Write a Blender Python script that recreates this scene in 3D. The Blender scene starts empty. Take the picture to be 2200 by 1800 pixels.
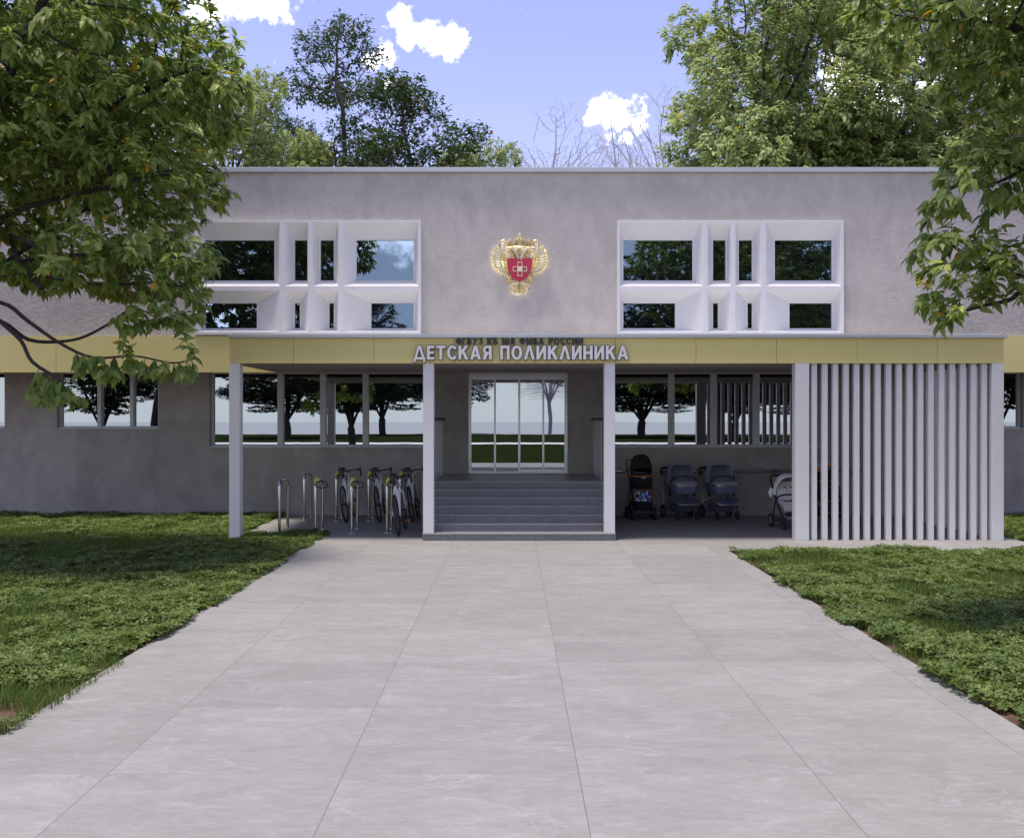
import bpy, bmesh, math, random
import numpy as np
from mathutils import Vector, Matrix

random.seed(7)
RNG = np.random.default_rng(11)
SC = bpy.context.scene
COL = SC.collection
PI = math.pi
EYE, F = 1.9, 2200.0          # eye height (m), focal length in photo pixels (36 mm lens, 36 mm sensor)
YF, YB, YW = 16.03, 19.23, 20.25   # canopy front, cladding band, recessed ground-floor wall


def P(px, py, d):
    """photo pixel at depth d -> world point (used only to measure positions)"""
    return Vector(((px - 1100) * d / F, d, EYE + (900 - py) * d / F))


def PX(px, d):
    return (px - 1100) * d / F


# ------------------------------------------------------------------ mesh builder
class MB:
    def __init__(s):
        s.v, s.f, s.m = [], [], []

    def add(s, vs, fs, mi=0):
        o = len(s.v)
        s.v += [tuple(v) for v in vs]
        s.f += [tuple(i + o for i in f) for f in fs]
        s.m += [mi] * len(fs)
        return s

    def box(s, x0, x1, y0, y1, z0, z1, mi=0):
        vs = [(x, y, z) for z in (z0, z1) for y in (y0, y1) for x in (x0, x1)]
        return s.add(vs, [(0, 2, 3, 1), (4, 5, 7, 6), (0, 1, 5, 4), (2, 6, 7, 3), (0, 4, 6, 2), (1, 3, 7, 5)], mi)

    def quad(s, a, b, c, d, mi=0):
        return s.add([a, b, c, d], [(0, 1, 2, 3)], mi)

    def tube(s, pts, r, n=8, caps=True, mi=0, closed=False, flat=1.0):
        pts = [Vector(p) for p in pts]
        k = len(pts)
        rs = r if isinstance(r, (list, tuple)) else [r] * k
        vs, up = [], None
        for i, p in enumerate(pts):
            a = pts[i - 1] if (i > 0 or closed) else p
            b = pts[(i + 1) % k] if (i < k - 1 or closed) else p
            t = (b - a)
            t = t.normalized() if t.length > 1e-9 else Vector((0, 0, 1))
            if up is None:
                up = Vector((0, 0, 1)) if abs(t.z) < .9 else Vector((0, 1, 0))
            x = up.cross(t)
            if x.length < 1e-6:
                x = Vector((1, 0, 0)).cross(t)
            x.normalize()
            y = t.cross(x).normalized()
            up = y
            for j in range(n):
                an = 2 * PI * j / n
                vs.append(p + x * (math.cos(an) * rs[i]) + y * (math.sin(an) * rs[i] * flat))
        fs = []
        for i in range(k if closed else k - 1):
            i2 = (i + 1) % k
            for j in range(n):
                fs.append((i * n + j, i * n + (j + 1) % n, i2 * n + (j + 1) % n, i2 * n + j))
        if caps and not closed:
            fs.append(tuple(range(n - 1, -1, -1)))
            fs.append(tuple((k - 1) * n + j for j in range(n)))
        return s.add(vs, fs, mi)

    def prism(s, outline, y0, y1, mi=0, msides=None):
        """outline in XZ (ccw seen from the front, -Y), extruded from y0 (front) to y1"""
        n = len(outline)
        vs = [(x, y0, z) for x, z in outline] + [(x, y1, z) for x, z in outline]
        s.add(vs, [tuple(range(n)), tuple(range(2 * n - 1, n - 1, -1))], mi)
        s.add(vs, [(i, n + i, n + (i + 1) % n, (i + 1) % n) for i in range(n)], mi if msides is None else msides)
        return s

    def lathe(s, prof, axis='x', n=24, c=(0, 0, 0), mi=0):
        """closed ring profile [(radius, offset)] turned round an axis"""
        k = len(prof)
        vs = []
        for j in range(n):
            a = 2 * PI * j / n
            ca, sa = math.cos(a), math.sin(a)
            for r, o in prof:
                if axis == 'x':
                    q = (o, r * ca, r * sa)
                elif axis == 'z':
                    q = (r * ca, r * sa, o)
                else:
                    q = (r * sa, o, r * ca)
                vs.append((q[0] + c[0], q[1] + c[1], q[2] + c[2]))
        fs = [(j * k + i, j * k + (i + 1) % k, ((j + 1) % n) * k + (i + 1) % k, ((j + 1) % n) * k + i)
              for j in range(n) for i in range(k)]
        return s.add(vs, fs, mi)

    def ell(s, c, rx, ry, rz, nu=14, nv=8, mi=0, zmin=-1.0, zmax=1.0):
        vs, fs = [], []
        for i in range(nv + 1):
            z = zmin + (zmax - zmin) * (1 - math.cos(PI * i / nv)) / 2
            r = math.sqrt(max(0, 1 - z * z))
            for j in range(nu):
                a = 2 * PI * j / nu
                vs.append((c[0] + rx * r * math.cos(a), c[1] + ry * r * math.sin(a), c[2] + rz * z))
        for i in range(nv):
            for j in range(nu):
                fs.append((i * nu + j, i * nu + (j + 1) % nu, (i + 1) * nu + (j + 1) % nu, (i + 1) * nu + j))
        fs.append(tuple(range(nu - 1, -1, -1)))
        fs.append(tuple(nv * nu + j for j in range(nu)))
        return s.add(vs, fs, mi)

    def grid(s, fn, nu, nv, thick=0.0, mi=0):
        """surface fn(u,v) with u,v in 0..1"""
        pts = [[Vector(fn(i / nu, j / nv)) for j in range(nv + 1)] for i in range(nu + 1)]
        vs = [p for r in pts for p in r]
        w = nv + 1
        fs = [(i * w + j, (i + 1) * w + j, (i + 1) * w + j + 1, i * w + j + 1) for i in range(nu) for j in range(nv)]
        return s.add(vs, fs, mi)


def obj(name, mb, mats, parent=None, smooth=False, loc=None, bevel=0):
    me = bpy.data.meshes.new(name)
    me.from_pydata(mb.v, [], mb.f)
    mats = mats if isinstance(mats, (list, tuple)) else [mats]
    for m in mats:
        me.materials.append(m)
    if len(mats) > 1:
        me.polygons.foreach_set('material_index', np.array(mb.m, dtype=np.int32))
    bm = bmesh.new()
    bm.from_mesh(me)
    bmesh.ops.recalc_face_normals(bm, faces=bm.faces)
    bm.to_mesh(me)
    bm.free()
    if smooth:
        me.polygons.foreach_set('use_smooth', np.ones(len(me.polygons), dtype=bool))
        try:
            me.set_sharp_from_angle(angle=math.radians(38))
        except Exception:
            pass
    me.update()
    o = bpy.data.objects.new(name, me)
    COL.objects.link(o)
    if parent:
        o.parent = parent
    if loc:
        o.location = loc
    if bevel:
        b = o.modifiers.new('bevel', 'BEVEL')
        b.width = bevel
        b.segments = 2
        b.limit_method = 'ANGLE'
    return o


def np_obj(name, V, faces, mat, parent=None, tint=None, kind=None):
    """V (n,3); faces: list of int arrays (m,k); tint: float per vertex"""
    me = bpy.data.meshes.new(name)
    me.vertices.add(len(V))
    me.vertices.foreach_set('co', np.ascontiguousarray(V, dtype=np.float32).ravel())
    loops = np.concatenate([f.ravel() for f in faces]).astype(np.int32)
    tot = np.concatenate([np.full(len(f), f.shape[1], dtype=np.int32) for f in faces])
    start = np.concatenate([[0], np.cumsum(tot)[:-1]]).astype(np.int32)
    me.loops.add(len(loops))
    me.loops.foreach_set('vertex_index', loops)
    me.polygons.add(len(tot))
    me.polygons.foreach_set('loop_start', start)
    me.update(calc_edges=True)
    if tint is not None:
        a = me.attributes.new('tint', 'FLOAT', 'POINT')
        a.data.foreach_set('value', np.ascontiguousarray(tint, dtype=np.float32))
    me.materials.append(mat)
    o = bpy.data.objects.new(name, me)
    COL.objects.link(o)
    if parent:
        o.parent = parent
    return o


def tag(o, label=None, cat=None, group=None, kind=None):
    if label:
        o['label'] = label
    if cat:
        o['category'] = cat
    if group:
        o['group'] = group
    if kind:
        o['kind'] = kind
    return o


def empty(name, loc, label, cat, group=None, rz=0.0):
    o = bpy.data.objects.new(name, None)
    COL.objects.link(o)
    o.location = loc
    o.rotation_euler = (0, 0, rz)
    o.empty_display_size = .2
    return tag(o, label, cat, group)


def dup(root, loc, label, rz=None, scale=None, rot=None):
    def cp(o, par):
        c = o.copy()
        COL.objects.link(c)
        if par:
            c.parent = par
        for ch in list(o.children):
            cp(ch, c)
        return c
    r = cp(root, None)
    r.location = loc
    if rz is not None:
        r.rotation_euler = (0, 0, rz)
    if rot is not None:
        r.rotation_euler = rot
    if scale is not None:
        r.scale = (scale, scale, scale) if not isinstance(scale, (tuple, list)) else scale
    r['label'] = label
    return r


# ------------------------------------------------------------------ materials
def nodes_of(name):
    m = bpy.data.materials.new(name)
    m.use_nodes = True
    nt = m.node_tree
    nt.nodes.clear()
    out = nt.nodes.new('ShaderNodeOutputMaterial')
    return m, nt, out


def N(nt, t, **kw):
    n = nt.nodes.new(t)
    for k, v in kw.items():
        if k.startswith('i_'):
            n.inputs[k[2:].replace('_', ' ')].default_value = v
        else:
            setattr(n, k, v)
    return n


def ramp(nt, stops):
    r = nt.nodes.new('ShaderNodeValToRGB')
    el = r.color_ramp.elements
    while len(el) < len(stops):
        el.new(0.5)
    for e, (p, c) in zip(el, stops):
        e.position = p
        e.color = (*c, 1) if len(c) == 3 else c
    return r


def mat(name, col, rough=.6, metal=0.0, var=.12, scale=3.0, bump=0.0, bscale=60.0, spec=.5, stretch=None, coat=0.0):
    """plain surface with procedural mottling and optional fine bump"""
    m, nt, out = nodes_of(name)
    b = N(nt, 'ShaderNodeBsdfPrincipled')
    b.inputs['Roughness'].default_value = rough
    b.inputs['Metallic'].default_value = metal
    b.inputs['Specular IOR Level'].default_value = spec
    b.inputs['Coat Weight'].default_value = coat
    tc = N(nt, 'ShaderNodeTexCoord')
    mp = N(nt, 'ShaderNodeMapping')
    if stretch:
        mp.inputs['Scale'].default_value = stretch
    nt.links.new(tc.outputs['Object'], mp.inputs['Vector'])
    nz = N(nt, 'ShaderNodeTexNoise')
    nz.inputs['Scale'].default_value = scale
    nz.inputs['Detail'].default_value = 5
    nz.inputs['Roughness'].default_value = .62
    nt.links.new(mp.outputs[0], nz.inputs['Vector'])
    lo = tuple(c * (1 - var) for c in col)
    hi = tuple(min(1, c * (1 + var)) for c in col)
    r = ramp(nt, [(.3, lo), (.7, hi)])
    nt.links.new(nz.outputs['Fac'], r.inputs[0])
    nt.links.new(r.outputs[0], b.inputs['Base Color'])
    if bump:
        n2 = N(nt, 'ShaderNodeTexNoise')
        n2.inputs['Scale'].default_value = bscale
        n2.inputs['Detail'].default_value = 4
        nt.links.new(mp.outputs[0], n2.inputs['Vector'])
        bp = N(nt, 'ShaderNodeBump')
        bp.inputs['Strength'].default_value = bump
        bp.inputs['Distance'].default_value = .01
        nt.links.new(n2.outputs['Fac'], bp.inputs['Height'])
        nt.links.new(bp.outputs[0], b.inputs['Normal'])
    nt.links.new(b.outputs[0], out.inputs['Surface'])
    return m


def stucco(name, col, patch=.05, con=1.0):
    m, nt, out = nodes_of(name)
    L = nt.links.new
    b = N(nt, 'ShaderNodeBsdfPrincipled')
    b.inputs['Roughness'].default_value = .9
    b.inputs['Specular IOR Level'].default_value = .25
    tc = N(nt, 'ShaderNodeTexCoord')
    n1 = N(nt, 'ShaderNodeTexNoise')
    n1.inputs['Scale'].default_value = .9
    n1.inputs['Detail'].default_value = 12
    n1.inputs['Roughness'].default_value = .68
    n1.inputs['Distortion'].default_value = .5
    L(tc.outputs['Object'], n1.inputs['Vector'])
    mp = N(nt, 'ShaderNodeMapping')
    mp.inputs['Scale'].default_value = (1.1, 1, .6)
    L(tc.outputs['Object'], mp.inputs['Vector'])
    n2 = N(nt, 'ShaderNodeTexNoise')
    n2.inputs['Scale'].default_value = 5
    n2.inputs['Detail'].default_value = 9
    L(mp.outputs[0], n2.inputs['Vector'])
    r1 = ramp(nt, [(.32, tuple(c * (1 - .15 * con) for c in col)), (.5, col), (.68, tuple(min(1, c * (1 + .13 * con)) for c in col))])
    L(n1.outputs['Fac'], r1.inputs[0])
    r2 = ramp(nt, [(.3, (.92, .915, .92)), (.62, (1.035, 1.03, 1.03))])
    L(n2.outputs['Fac'], r2.inputs[0])
    mx = N(nt, 'ShaderNodeMix', data_type='RGBA', blend_type='MULTIPLY')
    mx.inputs[0].default_value = 1
    L(r1.outputs[0], mx.inputs[6])
    L(r2.outputs[0], mx.inputs[7])
    # pour joints: faint rectangular tone changes
    mp2 = N(nt, 'ShaderNodeMapping')
    mp2.inputs['Rotation'].default_value = (PI / 2, 0, 0)
    L(tc.outputs['Object'], mp2.inputs['Vector'])
    br = N(nt, 'ShaderNodeTexBrick')
    br.offset = .37
    br.inputs['Color1'].default_value = (1 - patch, 1 - patch, 1 - patch, 1)
    br.inputs['Color2'].default_value = (1 + patch * .5, 1 + patch * .5, 1 + patch * .5, 1)
    br.inputs['Mortar'].default_value = (1, 1, 1, 1)
    br.inputs['Scale'].default_value = 1
    br.inputs['Mortar Size'].default_value = 0
    br.inputs['Brick Width'].default_value = 4.3
    br.inputs['Row Height'].default_value = 1.9
    L(mp2.outputs[0], br.inputs['Vector'])
    mx2 = N(nt, 'ShaderNodeMix', data_type='RGBA', blend_type='MULTIPLY')
    mx2.inputs[0].default_value = 1
    L(mx.outputs[2], mx2.inputs[6])
    L(br.outputs['Color'], mx2.inputs[7])
    L(mx2.outputs[2], b.inputs['Base Color'])
    n3 = N(nt, 'ShaderNodeTexNoise')
    n3.inputs['Scale'].default_value = 15
    n3.inputs['Detail'].default_value = 7
    n3.inputs['Roughness'].default_value = .7
    L(tc.outputs['Object'], n3.inputs['Vector'])
    bp = N(nt, 'ShaderNodeBump')
    bp.inputs['Strength'].default_value = .8
    bp.inputs['Distance'].default_value = .035
    L(n3.outputs['Fac'], bp.inputs['Height'])
    L(bp.outputs[0], b.inputs['Normal'])
    L(b.outputs[0], out.inputs['Surface'])
    return m


def glass(name, refl=.6, tintc=(.93, .97, 1.0), dark=(.006, .006, .007)):
    """solar-control glazing: dark body, strong mirror coat"""
    m, nt, out = nodes_of(name)
    L = nt.links.new
    d = N(nt, 'ShaderNodeBsdfDiffuse')
    d.inputs['Color'].default_value = (*dark, 1)
    g = N(nt, 'ShaderNodeBsdfGlossy')
    g.inputs['Roughness'].default_value = .004
    g.inputs['Color'].default_value = (*tintc, 1)
    fr = N(nt, 'ShaderNodeLayerWeight')
    fr.inputs['Blend'].default_value = .3
    mr = N(nt, 'ShaderNodeMapRange')
    mr.inputs['To Min'].default_value = refl
    mr.inputs['To Max'].default_value = 1
    L(fr.outputs['Fresnel'], mr.inputs['Value'])
    # slight roller-wave distortion of tempered panes
    tc = N(nt, 'ShaderNodeTexCoord')
    nz = N(nt, 'ShaderNodeTexNoise')
    nz.inputs['Scale'].default_value = 1.3
    L(tc.outputs['Object'], nz.inputs['Vector'])
    bp = N(nt, 'ShaderNodeBump')
    bp.inputs['Strength'].default_value = .008
    bp.inputs['Distance'].default_value = .02
    L(nz.outputs['Fac'], bp.inputs['Height'])
    L(bp.outputs[0], g.inputs['Normal'])
    mx = N(nt, 'ShaderNodeMixShader')
    L(mr.outputs[0], mx.inputs[0])
    L(d.outputs[0], mx.inputs[1])
    L(g.outputs[0], mx.inputs[2])
    L(mx.outputs[0], out.inputs['Surface'])
    return m


def leafmat(name, stops, trans=.35, rough=.45):
    m, nt, out = nodes_of(name)
    L = nt.links.new
    at = N(nt, 'ShaderNodeAttribute', attribute_name='tint')
    r = ramp(nt, stops)
    L(at.outputs['Fac'], r.inputs[0])
    b = N(nt, 'ShaderNodeBsdfPrincipled')
    b.inputs['Roughness'].default_value = rough
    b.inputs['Specular IOR Level'].default_value = .22
    L(r.outputs[0], b.inputs['Base Color'])
    t = N(nt, 'ShaderNodeBsdfTranslucent')
    hs = N(nt, 'ShaderNodeHueSaturation')
    hs.inputs['Hue'].default_value = .485
    hs.inputs['Saturation'].default_value = 1.1
    hs.inputs['Value'].default_value = 1.35
    L(r.outputs[0], hs.inputs['Color'])
    L(hs.outputs[0], t.inputs['Color'])
    mx = N(nt, 'ShaderNodeMixShader')
    mx.inputs[0].default_value = trans
    L(b.outputs[0], mx.inputs[1])
    L(t.outputs[0], mx.inputs[2])
    L(mx.outputs[0], out.inputs['Surface'])
    return m


def paving(name):
    """large grey stone-look porcelain slabs, 1.262 m square, fine dark joints"""
    m, nt, out = nodes_of(name)
    L = nt.links.new
    T = 1.262
    tc = N(nt, 'ShaderNodeTexCoord')
    mp = N(nt, 'ShaderNodeMapping')
    mp.inputs['Location'].default_value = (.904 + T * 8, -5.49 + T * 8, 0)
    L(tc.outputs['Object'], mp.inputs['Vector'])
    br = N(nt, 'ShaderNodeTexBrick')
    br.offset = 0
    br.inputs['Scale'].default_value = 1
    br.inputs['Brick Width'].default_value = T
    br.inputs['Row Height'].default_value = T
    br.inputs['Mortar Size'].default_value = .0022
    br.inputs['Mortar Smooth'].default_value = .3
    br.inputs['Color1'].default_value = (0, 0, 0, 1)
    br.inputs['Color2'].default_value = (1, 1, 1, 1)
    br.inputs['Mortar'].default_value = (.5, .5, .5, 1)
    L(mp.outputs[0], br.inputs['Vector'])
    # per-slab shift of the stone figure
    sh = N(nt, 'ShaderNodeVectorMath', operation='SCALE')
    sh.inputs['Scale'].default_value = 23.0
    L(br.outputs['Color'], sh.inputs[0])
    ad = N(nt, 'ShaderNodeVectorMath', operation='ADD')
    L(tc.outputs['Object'], ad.inputs[0])
    L(sh.outputs[0], ad.inputs[1])
    st = N(nt, 'ShaderNodeMapping')
    st.inputs['Scale'].default_value = (.9, 1.9, 1)
    st.inputs['Rotation'].default_value = (0, 0, .12)
    L(ad.outputs[0], st.inputs['Vector'])
    n1 = N(nt, 'ShaderNodeTexNoise')
    n1.inputs['Scale'].default_value = 1.9
    n1.inputs['Detail'].default_value = 14
    n1.inputs['Roughness'].default_value = .72
    n1.inputs['Distortion'].default_value = .6
    L(st.outputs[0], n1.inputs['Vector'])
    r1 = ramp(nt, [(.28, (.228, .226, .212)), (.5, (.266, .263, .249)), (.74, (.318, .315, .30))])
    L(n1.outputs['Fac'], r1.inputs[0])
    # thin pale veins
    n2 = N(nt, 'ShaderNodeTexNoise')
    n2.inputs['Scale'].default_value = 1.15
    n2.inputs['Detail'].default_value = 7
    n2.inputs['Roughness'].default_value = .6
    n2.inputs['Distortion'].default_value = 1.6
    L(st.outputs[0], n2.inputs['Vector'])
    v = N(nt, 'ShaderNodeMath', operation='SUBTRACT')
    v.inputs[1].default_value = .5
    L(n2.outputs['Fac'], v.inputs[0])
    va = N(nt, 'ShaderNodeMath', operation='ABSOLUTE')
    L(v.outputs[0], va.inputs[0])
    rv = ramp(nt, [(0, (1, 1, 1)), (.014, (0, 0, 0))])
    L(va.outputs[0], rv.inputs[0])
    n3 = N(nt, 'ShaderNodeTexNoise')
    n3.inputs['Scale'].default_value = 1.9
    n3.inputs['Detail'].default_value = 3
    L(ad.outputs[0], n3.inputs['Vector'])
    r3 = ramp(nt, [(.46, (0, 0, 0)), (.62, (1, 1, 1))])
    L(n3.outputs['Fac'], r3.inputs[0])
    mk = N(nt, 'ShaderNodeMath', operation='MULTIPLY')
    L(rv.outputs[0], mk.inputs[0])
    L(r3.outputs[0], mk.inputs[1])
    mk2 = N(nt, 'ShaderNodeMath', operation='MULTIPLY')
    mk2.inputs[1].default_value = .38
    L(mk.outputs[0], mk2.inputs[0])
    mv = N(nt, 'ShaderNodeMix', data_type='RGBA')
    L(mk2.outputs[0], mv.inputs[0])
    n5 = N(nt, 'ShaderNodeTexNoise')
    n5.inputs['Scale'].default_value = 11
    n5.inputs['Detail'].default_value = 9
    n5.inputs['Roughness'].default_value = .78
    n5.inputs['Distortion'].default_value = .6
    L(st.outputs[0], n5.inputs['Vector'])
    r5 = ramp(nt, [(.3, (.87, .87, .87)), (.55, (1, 1, 1)), (.68, (1.17, 1.17, 1.18))])
    L(n5.outputs['Fac'], r5.inputs[0])
    m5 = N(nt, 'ShaderNodeMix', data_type='RGBA', blend_type='MULTIPLY')
    m5.inputs[0].default_value = 1
    L(r1.outputs[0], m5.inputs[6])
    L(r5.outputs[0], m5.inputs[7])
    L(m5.outputs[2], mv.inputs[6])
    mv.inputs[7].default_value = (.45, .445, .44, 1)
    # slab to slab tone
    tone = N(nt, 'ShaderNodeMapRange')
    tone.inputs['To Min'].default_value = .92
    tone.inputs['To Max'].default_value = 1.035
    L(br.outputs['Color'], tone.inputs['Value'])
    mt = N(nt, 'ShaderNodeVectorMath', operation='SCALE')
    L(mv.outputs[2], mt.inputs[0])
    L(tone.outputs[0], mt.inputs['Scale'])
    mj = N(nt, 'ShaderNodeMix', data_type='RGBA')
    b2 = N(nt, 'ShaderNodeTexBrick')
    b2.offset = 0
    b2.inputs['Scale'].default_value = 1
    b2.inputs['Brick Width'].default_value = T
    b2.inputs['Row Height'].default_value = 500
    b2.inputs['Mortar Size'].default_value = .0024
    L(mp.outputs[0], b2.inputs['Vector'])
    jf = N(nt, 'ShaderNodeMath', operation='MULTIPLY')
    jf.inputs[1].default_value = .45
    L(br.outputs['Fac'], jf.inputs[0])
    jm = N(nt, 'ShaderNodeMath', operation='MAXIMUM')
    L(jf.outputs[0], jm.inputs[0])
    L(b2.outputs['Fac'], jm.inputs[1])
    L(jm.outputs[0], mj.inputs[0])
    L(mt.outputs[0], mj.inputs[6])
    mj.inputs[7].default_value = (.13, .125, .12, 1)
    b = N(nt, 'ShaderNodeBsdfPrincipled')
    b.inputs['Roughness'].default_value = .62
    b.inputs['Specular IOR Level'].default_value = .3
    L(mj.outputs[2], b.inputs['Base Color'])
    n4 = N(nt, 'ShaderNodeTexNoise')
    n4.inputs['Scale'].default_value = 30
    n4.inputs['Detail'].default_value = 6
    L(st.outputs[0], n4.inputs['Vector'])
    bp = N(nt, 'ShaderNodeBump')
    bp.inputs['Strength'].default_value = .15
    bp.inputs['Distance'].default_value = .01
    L(n4.outputs['Fac'], bp.inputs['Height'])
    L(bp.outputs[0], b.inputs['Normal'])
    L(b.outputs[0], out.inputs['Surface'])
    return m


M = {
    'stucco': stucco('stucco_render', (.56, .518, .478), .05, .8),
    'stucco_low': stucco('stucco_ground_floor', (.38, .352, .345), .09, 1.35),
    'white': mat('white_paint', (.80, .785, .775), .45, var=.02, scale=2, bump=.03, bscale=120),
    'white2': mat('white_box_paint', (.77, .755, .74), .5, var=.02, scale=1.5, bump=.04, bscale=90),
    'frame': mat('window_frame_grey', (.55, .56, .60), .4, var=.04),
    'yellow': mat('yellow_cladding', (.80, .69, .27), .42, var=.03, scale=1.5, bump=.03, bscale=70),
    'joint': mat('dark_joint', (.10, .085, .035), .8),
    'coping': mat('coping_sheet_metal', (.55, .56, .58), .35, metal=.25, var=.04),
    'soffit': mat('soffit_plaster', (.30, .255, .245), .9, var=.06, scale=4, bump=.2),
    'dark': mat('dark_metal', (.035, .035, .04), .45, var=.1),
    'letter': mat('letter_face', (.82, .80, .79), .4, var=.02),
    'letter_dark': mat('letter_dark', (.03, .03, .042), .5, var=.1),
    'granite': mat('granite_step', (.195, .195, .203), .55, var=.35, scale=45, bump=.12, bscale=120),
    'granite_top': mat('granite_tread', (.31, .30, .30), .5, var=.25, scale=40, bump=.1, bscale=120),  # lighter than the risers: sunlit tread edges painted into the colour
    'steel': mat('polished_steel', (.62, .62, .62), .14, metal=1, var=.05, scale=8),
    'alu': mat('brushed_aluminium', (.62, .63, .66), .32, metal=.85, var=.05, scale=30, stretch=(1, 1, .05)),
    'baluster': mat('baluster_paint', (.42, .44, .48), .4, metal=.3, var=.05),
    'gold': mat('gilded_metal', (.88, .74, .42), .3, metal=1, var=.12, scale=9),
    'gold_pale': mat('pale_gilding', (.82, .75, .50), .4, metal=.35, var=.08, scale=12),
    'red': mat('red_enamel', (.52, .018, .06), .3, var=.08, scale=2),
    'pave': paving('paving_slabs'),
    'soil': mat('lawn_soil', (.10, .052, .034), .95, var=.35, scale=7, bump=.6, bscale=30),
    'ground_sky': mat('sky_pale_ground', (.36, .40, .41), .9, var=.08, scale=.3, bump=.2, bscale=20),  # pale sky brightness at the mirrored horizon painted into the ground colour
    'road': mat('concrete_road', (.80, .80, .80), .8, var=.05, scale=.5, bump=.1),
    'lawn': mat('far_lawn', (.018, .027, .009), .95, spec=0, var=.4, scale=2.2, bump=.8, bscale=25),
    'glass': glass('solar_glass', .50),
    'glass_up': glass('tinted_glass', .34, (.46, .60, .86)),
    'rubber': mat('black_rubber', (.018, .018, .02), .75, var=.2, scale=20),
    'blackp': mat('black_plastic', (.02, .02, .022), .42, var=.15, scale=10),
    'bikewhite': mat('white_bike_paint', (.88, .88, .90), .22, var=.02, coat=.5),
    'orange': mat('orange_plastic', (.75, .22, .03), .4, var=.08),
    'lime': mat('yellow_green_rubber', (.55, .55, .10), .45, var=.1, scale=20),
    'leather': mat('tan_leather', (.30, .10, .03), .5, var=.2, scale=20),
    'slate': mat('slate_fabric', (.15, .175, .26), .9, var=.1, scale=50, bump=.3, bscale=400),
    'slate_light': mat('light_slate_fabric', (.27, .30, .38), .9, var=.1, scale=50, bump=.3, bscale=400),
    'navy': mat('navy_fabric', (.10, .115, .19), .9, var=.12, scale=40, bump=.3, bscale=300),
    'bronze': mat('bronze_tube', (.42, .33, .29), .3, metal=.8, var=.05),
    'cream': mat('cream_fabric', (.84, .82, .82), .85, var=.04, scale=30, bump=.25, bscale=300),
    'cream_in': mat('cream_lining', (.52, .49, .44), .9, var=.05, scale=20, bump=.25, bscale=200),
    'blackfab': mat('black_fabric', (.012, .012, .013), .85, var=.2, scale=30, bump=.3, bscale=300),
    'greyfab': mat('grey_fabric', (.36, .37, .40), .9, var=.06, scale=30, bump=.3, bscale=300),
    'bark': mat('dark_bark', (.045, .036, .034), .9, var=.35, scale=9, bump=.8, bscale=40, stretch=(1, 1, .25)),
    'bark2': mat('grey_brown_bark', (.11, .085, .08), .9, var=.35, scale=6, bump=.8, bscale=30, stretch=(1, 1, .25)),
    'birch': mat('pale_bark', (.52, .48, .49), .85, var=.2, scale=6, bump=.4, bscale=30),
    'leaf': leafmat('broad_leaf', [(0, (.07, .125, .026)), (.35, (.172, .262, .062)), (.7, (.33, .42, .125)),
                                   (.93, (.50, .55, .18)), (.955, (.50, .27, .02)), (1, (.60, .38, .04))], .52, .40),
    'leaf_light': leafmat('light_leaf', [(0, (.12, .18, .055)), (.4, (.265, .35, .125)), (.8, (.43, .51, .22)),
                                         (.96, (.50, .57, .26)), (.975, (.42, .22, .02)), (1, (.45, .25, .03))], .38, .42),
    'leaf_dark': leafmat('dark_leaf', [(0, (.018, .045, .016)), (.5, (.050, .098, .028)), (.95, (.11, .165, .05)),
                                       (.97, (.25, .09, .02)), (1, (.28, .11, .02))], .30, .4),
    'leaf_park': leafmat('park_leaf', [(0, (.012, .026, .010)), (.5, (.024, .045, .014)), (1, (.05, .075, .02))], .15, .5),
    'clover': leafmat('clover_leaf', [(0, (.04, .09, .020)), (.5, (.122, .18, .046)), (.9, (.24, .29, .092)),
                                      (1, (.33, .36, .135))], .32, .5),
    'grass': leafmat('grass_blade', [(0, (.035, .085, .014)), (.6, (.10, .165, .032)), (1, (.22, .26, .07))], .3, .5),
}


def printed():
    """blue, white and black brush-stroke print of a pram basket"""
    m, nt, out = nodes_of('printed_fabric')
    tc = N(nt, 'ShaderNodeTexCoord')
    mp = N(nt, 'ShaderNodeMapping')
    mp.inputs['Scale'].default_value = (1.3, 1, .55)
    nt.links.new(tc.outputs['Object'], mp.inputs['Vector'])
    nz = N(nt, 'ShaderNodeTexNoise')
    nz.inputs['Scale'].default_value = 26
    nz.inputs['Detail'].default_value = 2
    nt.links.new(mp.outputs[0], nz.inputs['Vector'])
    r = ramp(nt, [(.42, (.01, .01, .02)), (.47, (.06, .14, .42)), (.56, (.15, .3, .65)), (.6, (.75, .78, .85))])
    nt.links.new(nz.outputs['Fac'], r.inputs[0])
    b = N(nt, 'ShaderNodeBsdfPrincipled')
    b.inputs['Roughness'].default_value = .8
    nt.links.new(r.outputs[0], b.inputs['Base Color'])
    nt.links.new(b.outputs[0], out.inputs['Surface'])
    return m


M['print'] = printed()


def lamp_mat(name, col, strength):
    m, nt, out = nodes_of(name)
    e = N(nt, 'ShaderNodeEmission')
    e.inputs['Color'].default_value = (*col, 1)
    e.inputs['Strength'].default_value = strength
    nt.links.new(e.outputs[0], out.inputs['Surface'])
    return m


M['halo'] = lamp_mat('emblem_backlight', (1.0, .87, .68), 1.0)
_nt = M['halo'].node_tree                       # light strips shine only towards the wall (+Y side)
_g = _nt.nodes.new('ShaderNodeNewGeometry')
_s = _nt.nodes.new('ShaderNodeSeparateXYZ')
_nt.links.new(_g.outputs['True Normal'], _s.inputs[0])
_m = _nt.nodes.new('ShaderNodeMath')
_m.operation = 'GREATER_THAN'
_m.inputs[1].default_value = .25
_nt.links.new(_s.outputs['Y'], _m.inputs[0])
_k = _nt.nodes.new('ShaderNodeMath')
_k.operation = 'MULTIPLY'
_k.inputs[1].default_value = 7.0
_nt.links.new(_m.outputs[0], _k.inputs[0])
_nt.links.new(_k.outputs[0], next(n for n in _nt.nodes if n.type == 'EMISSION').inputs['Strength'])

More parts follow.
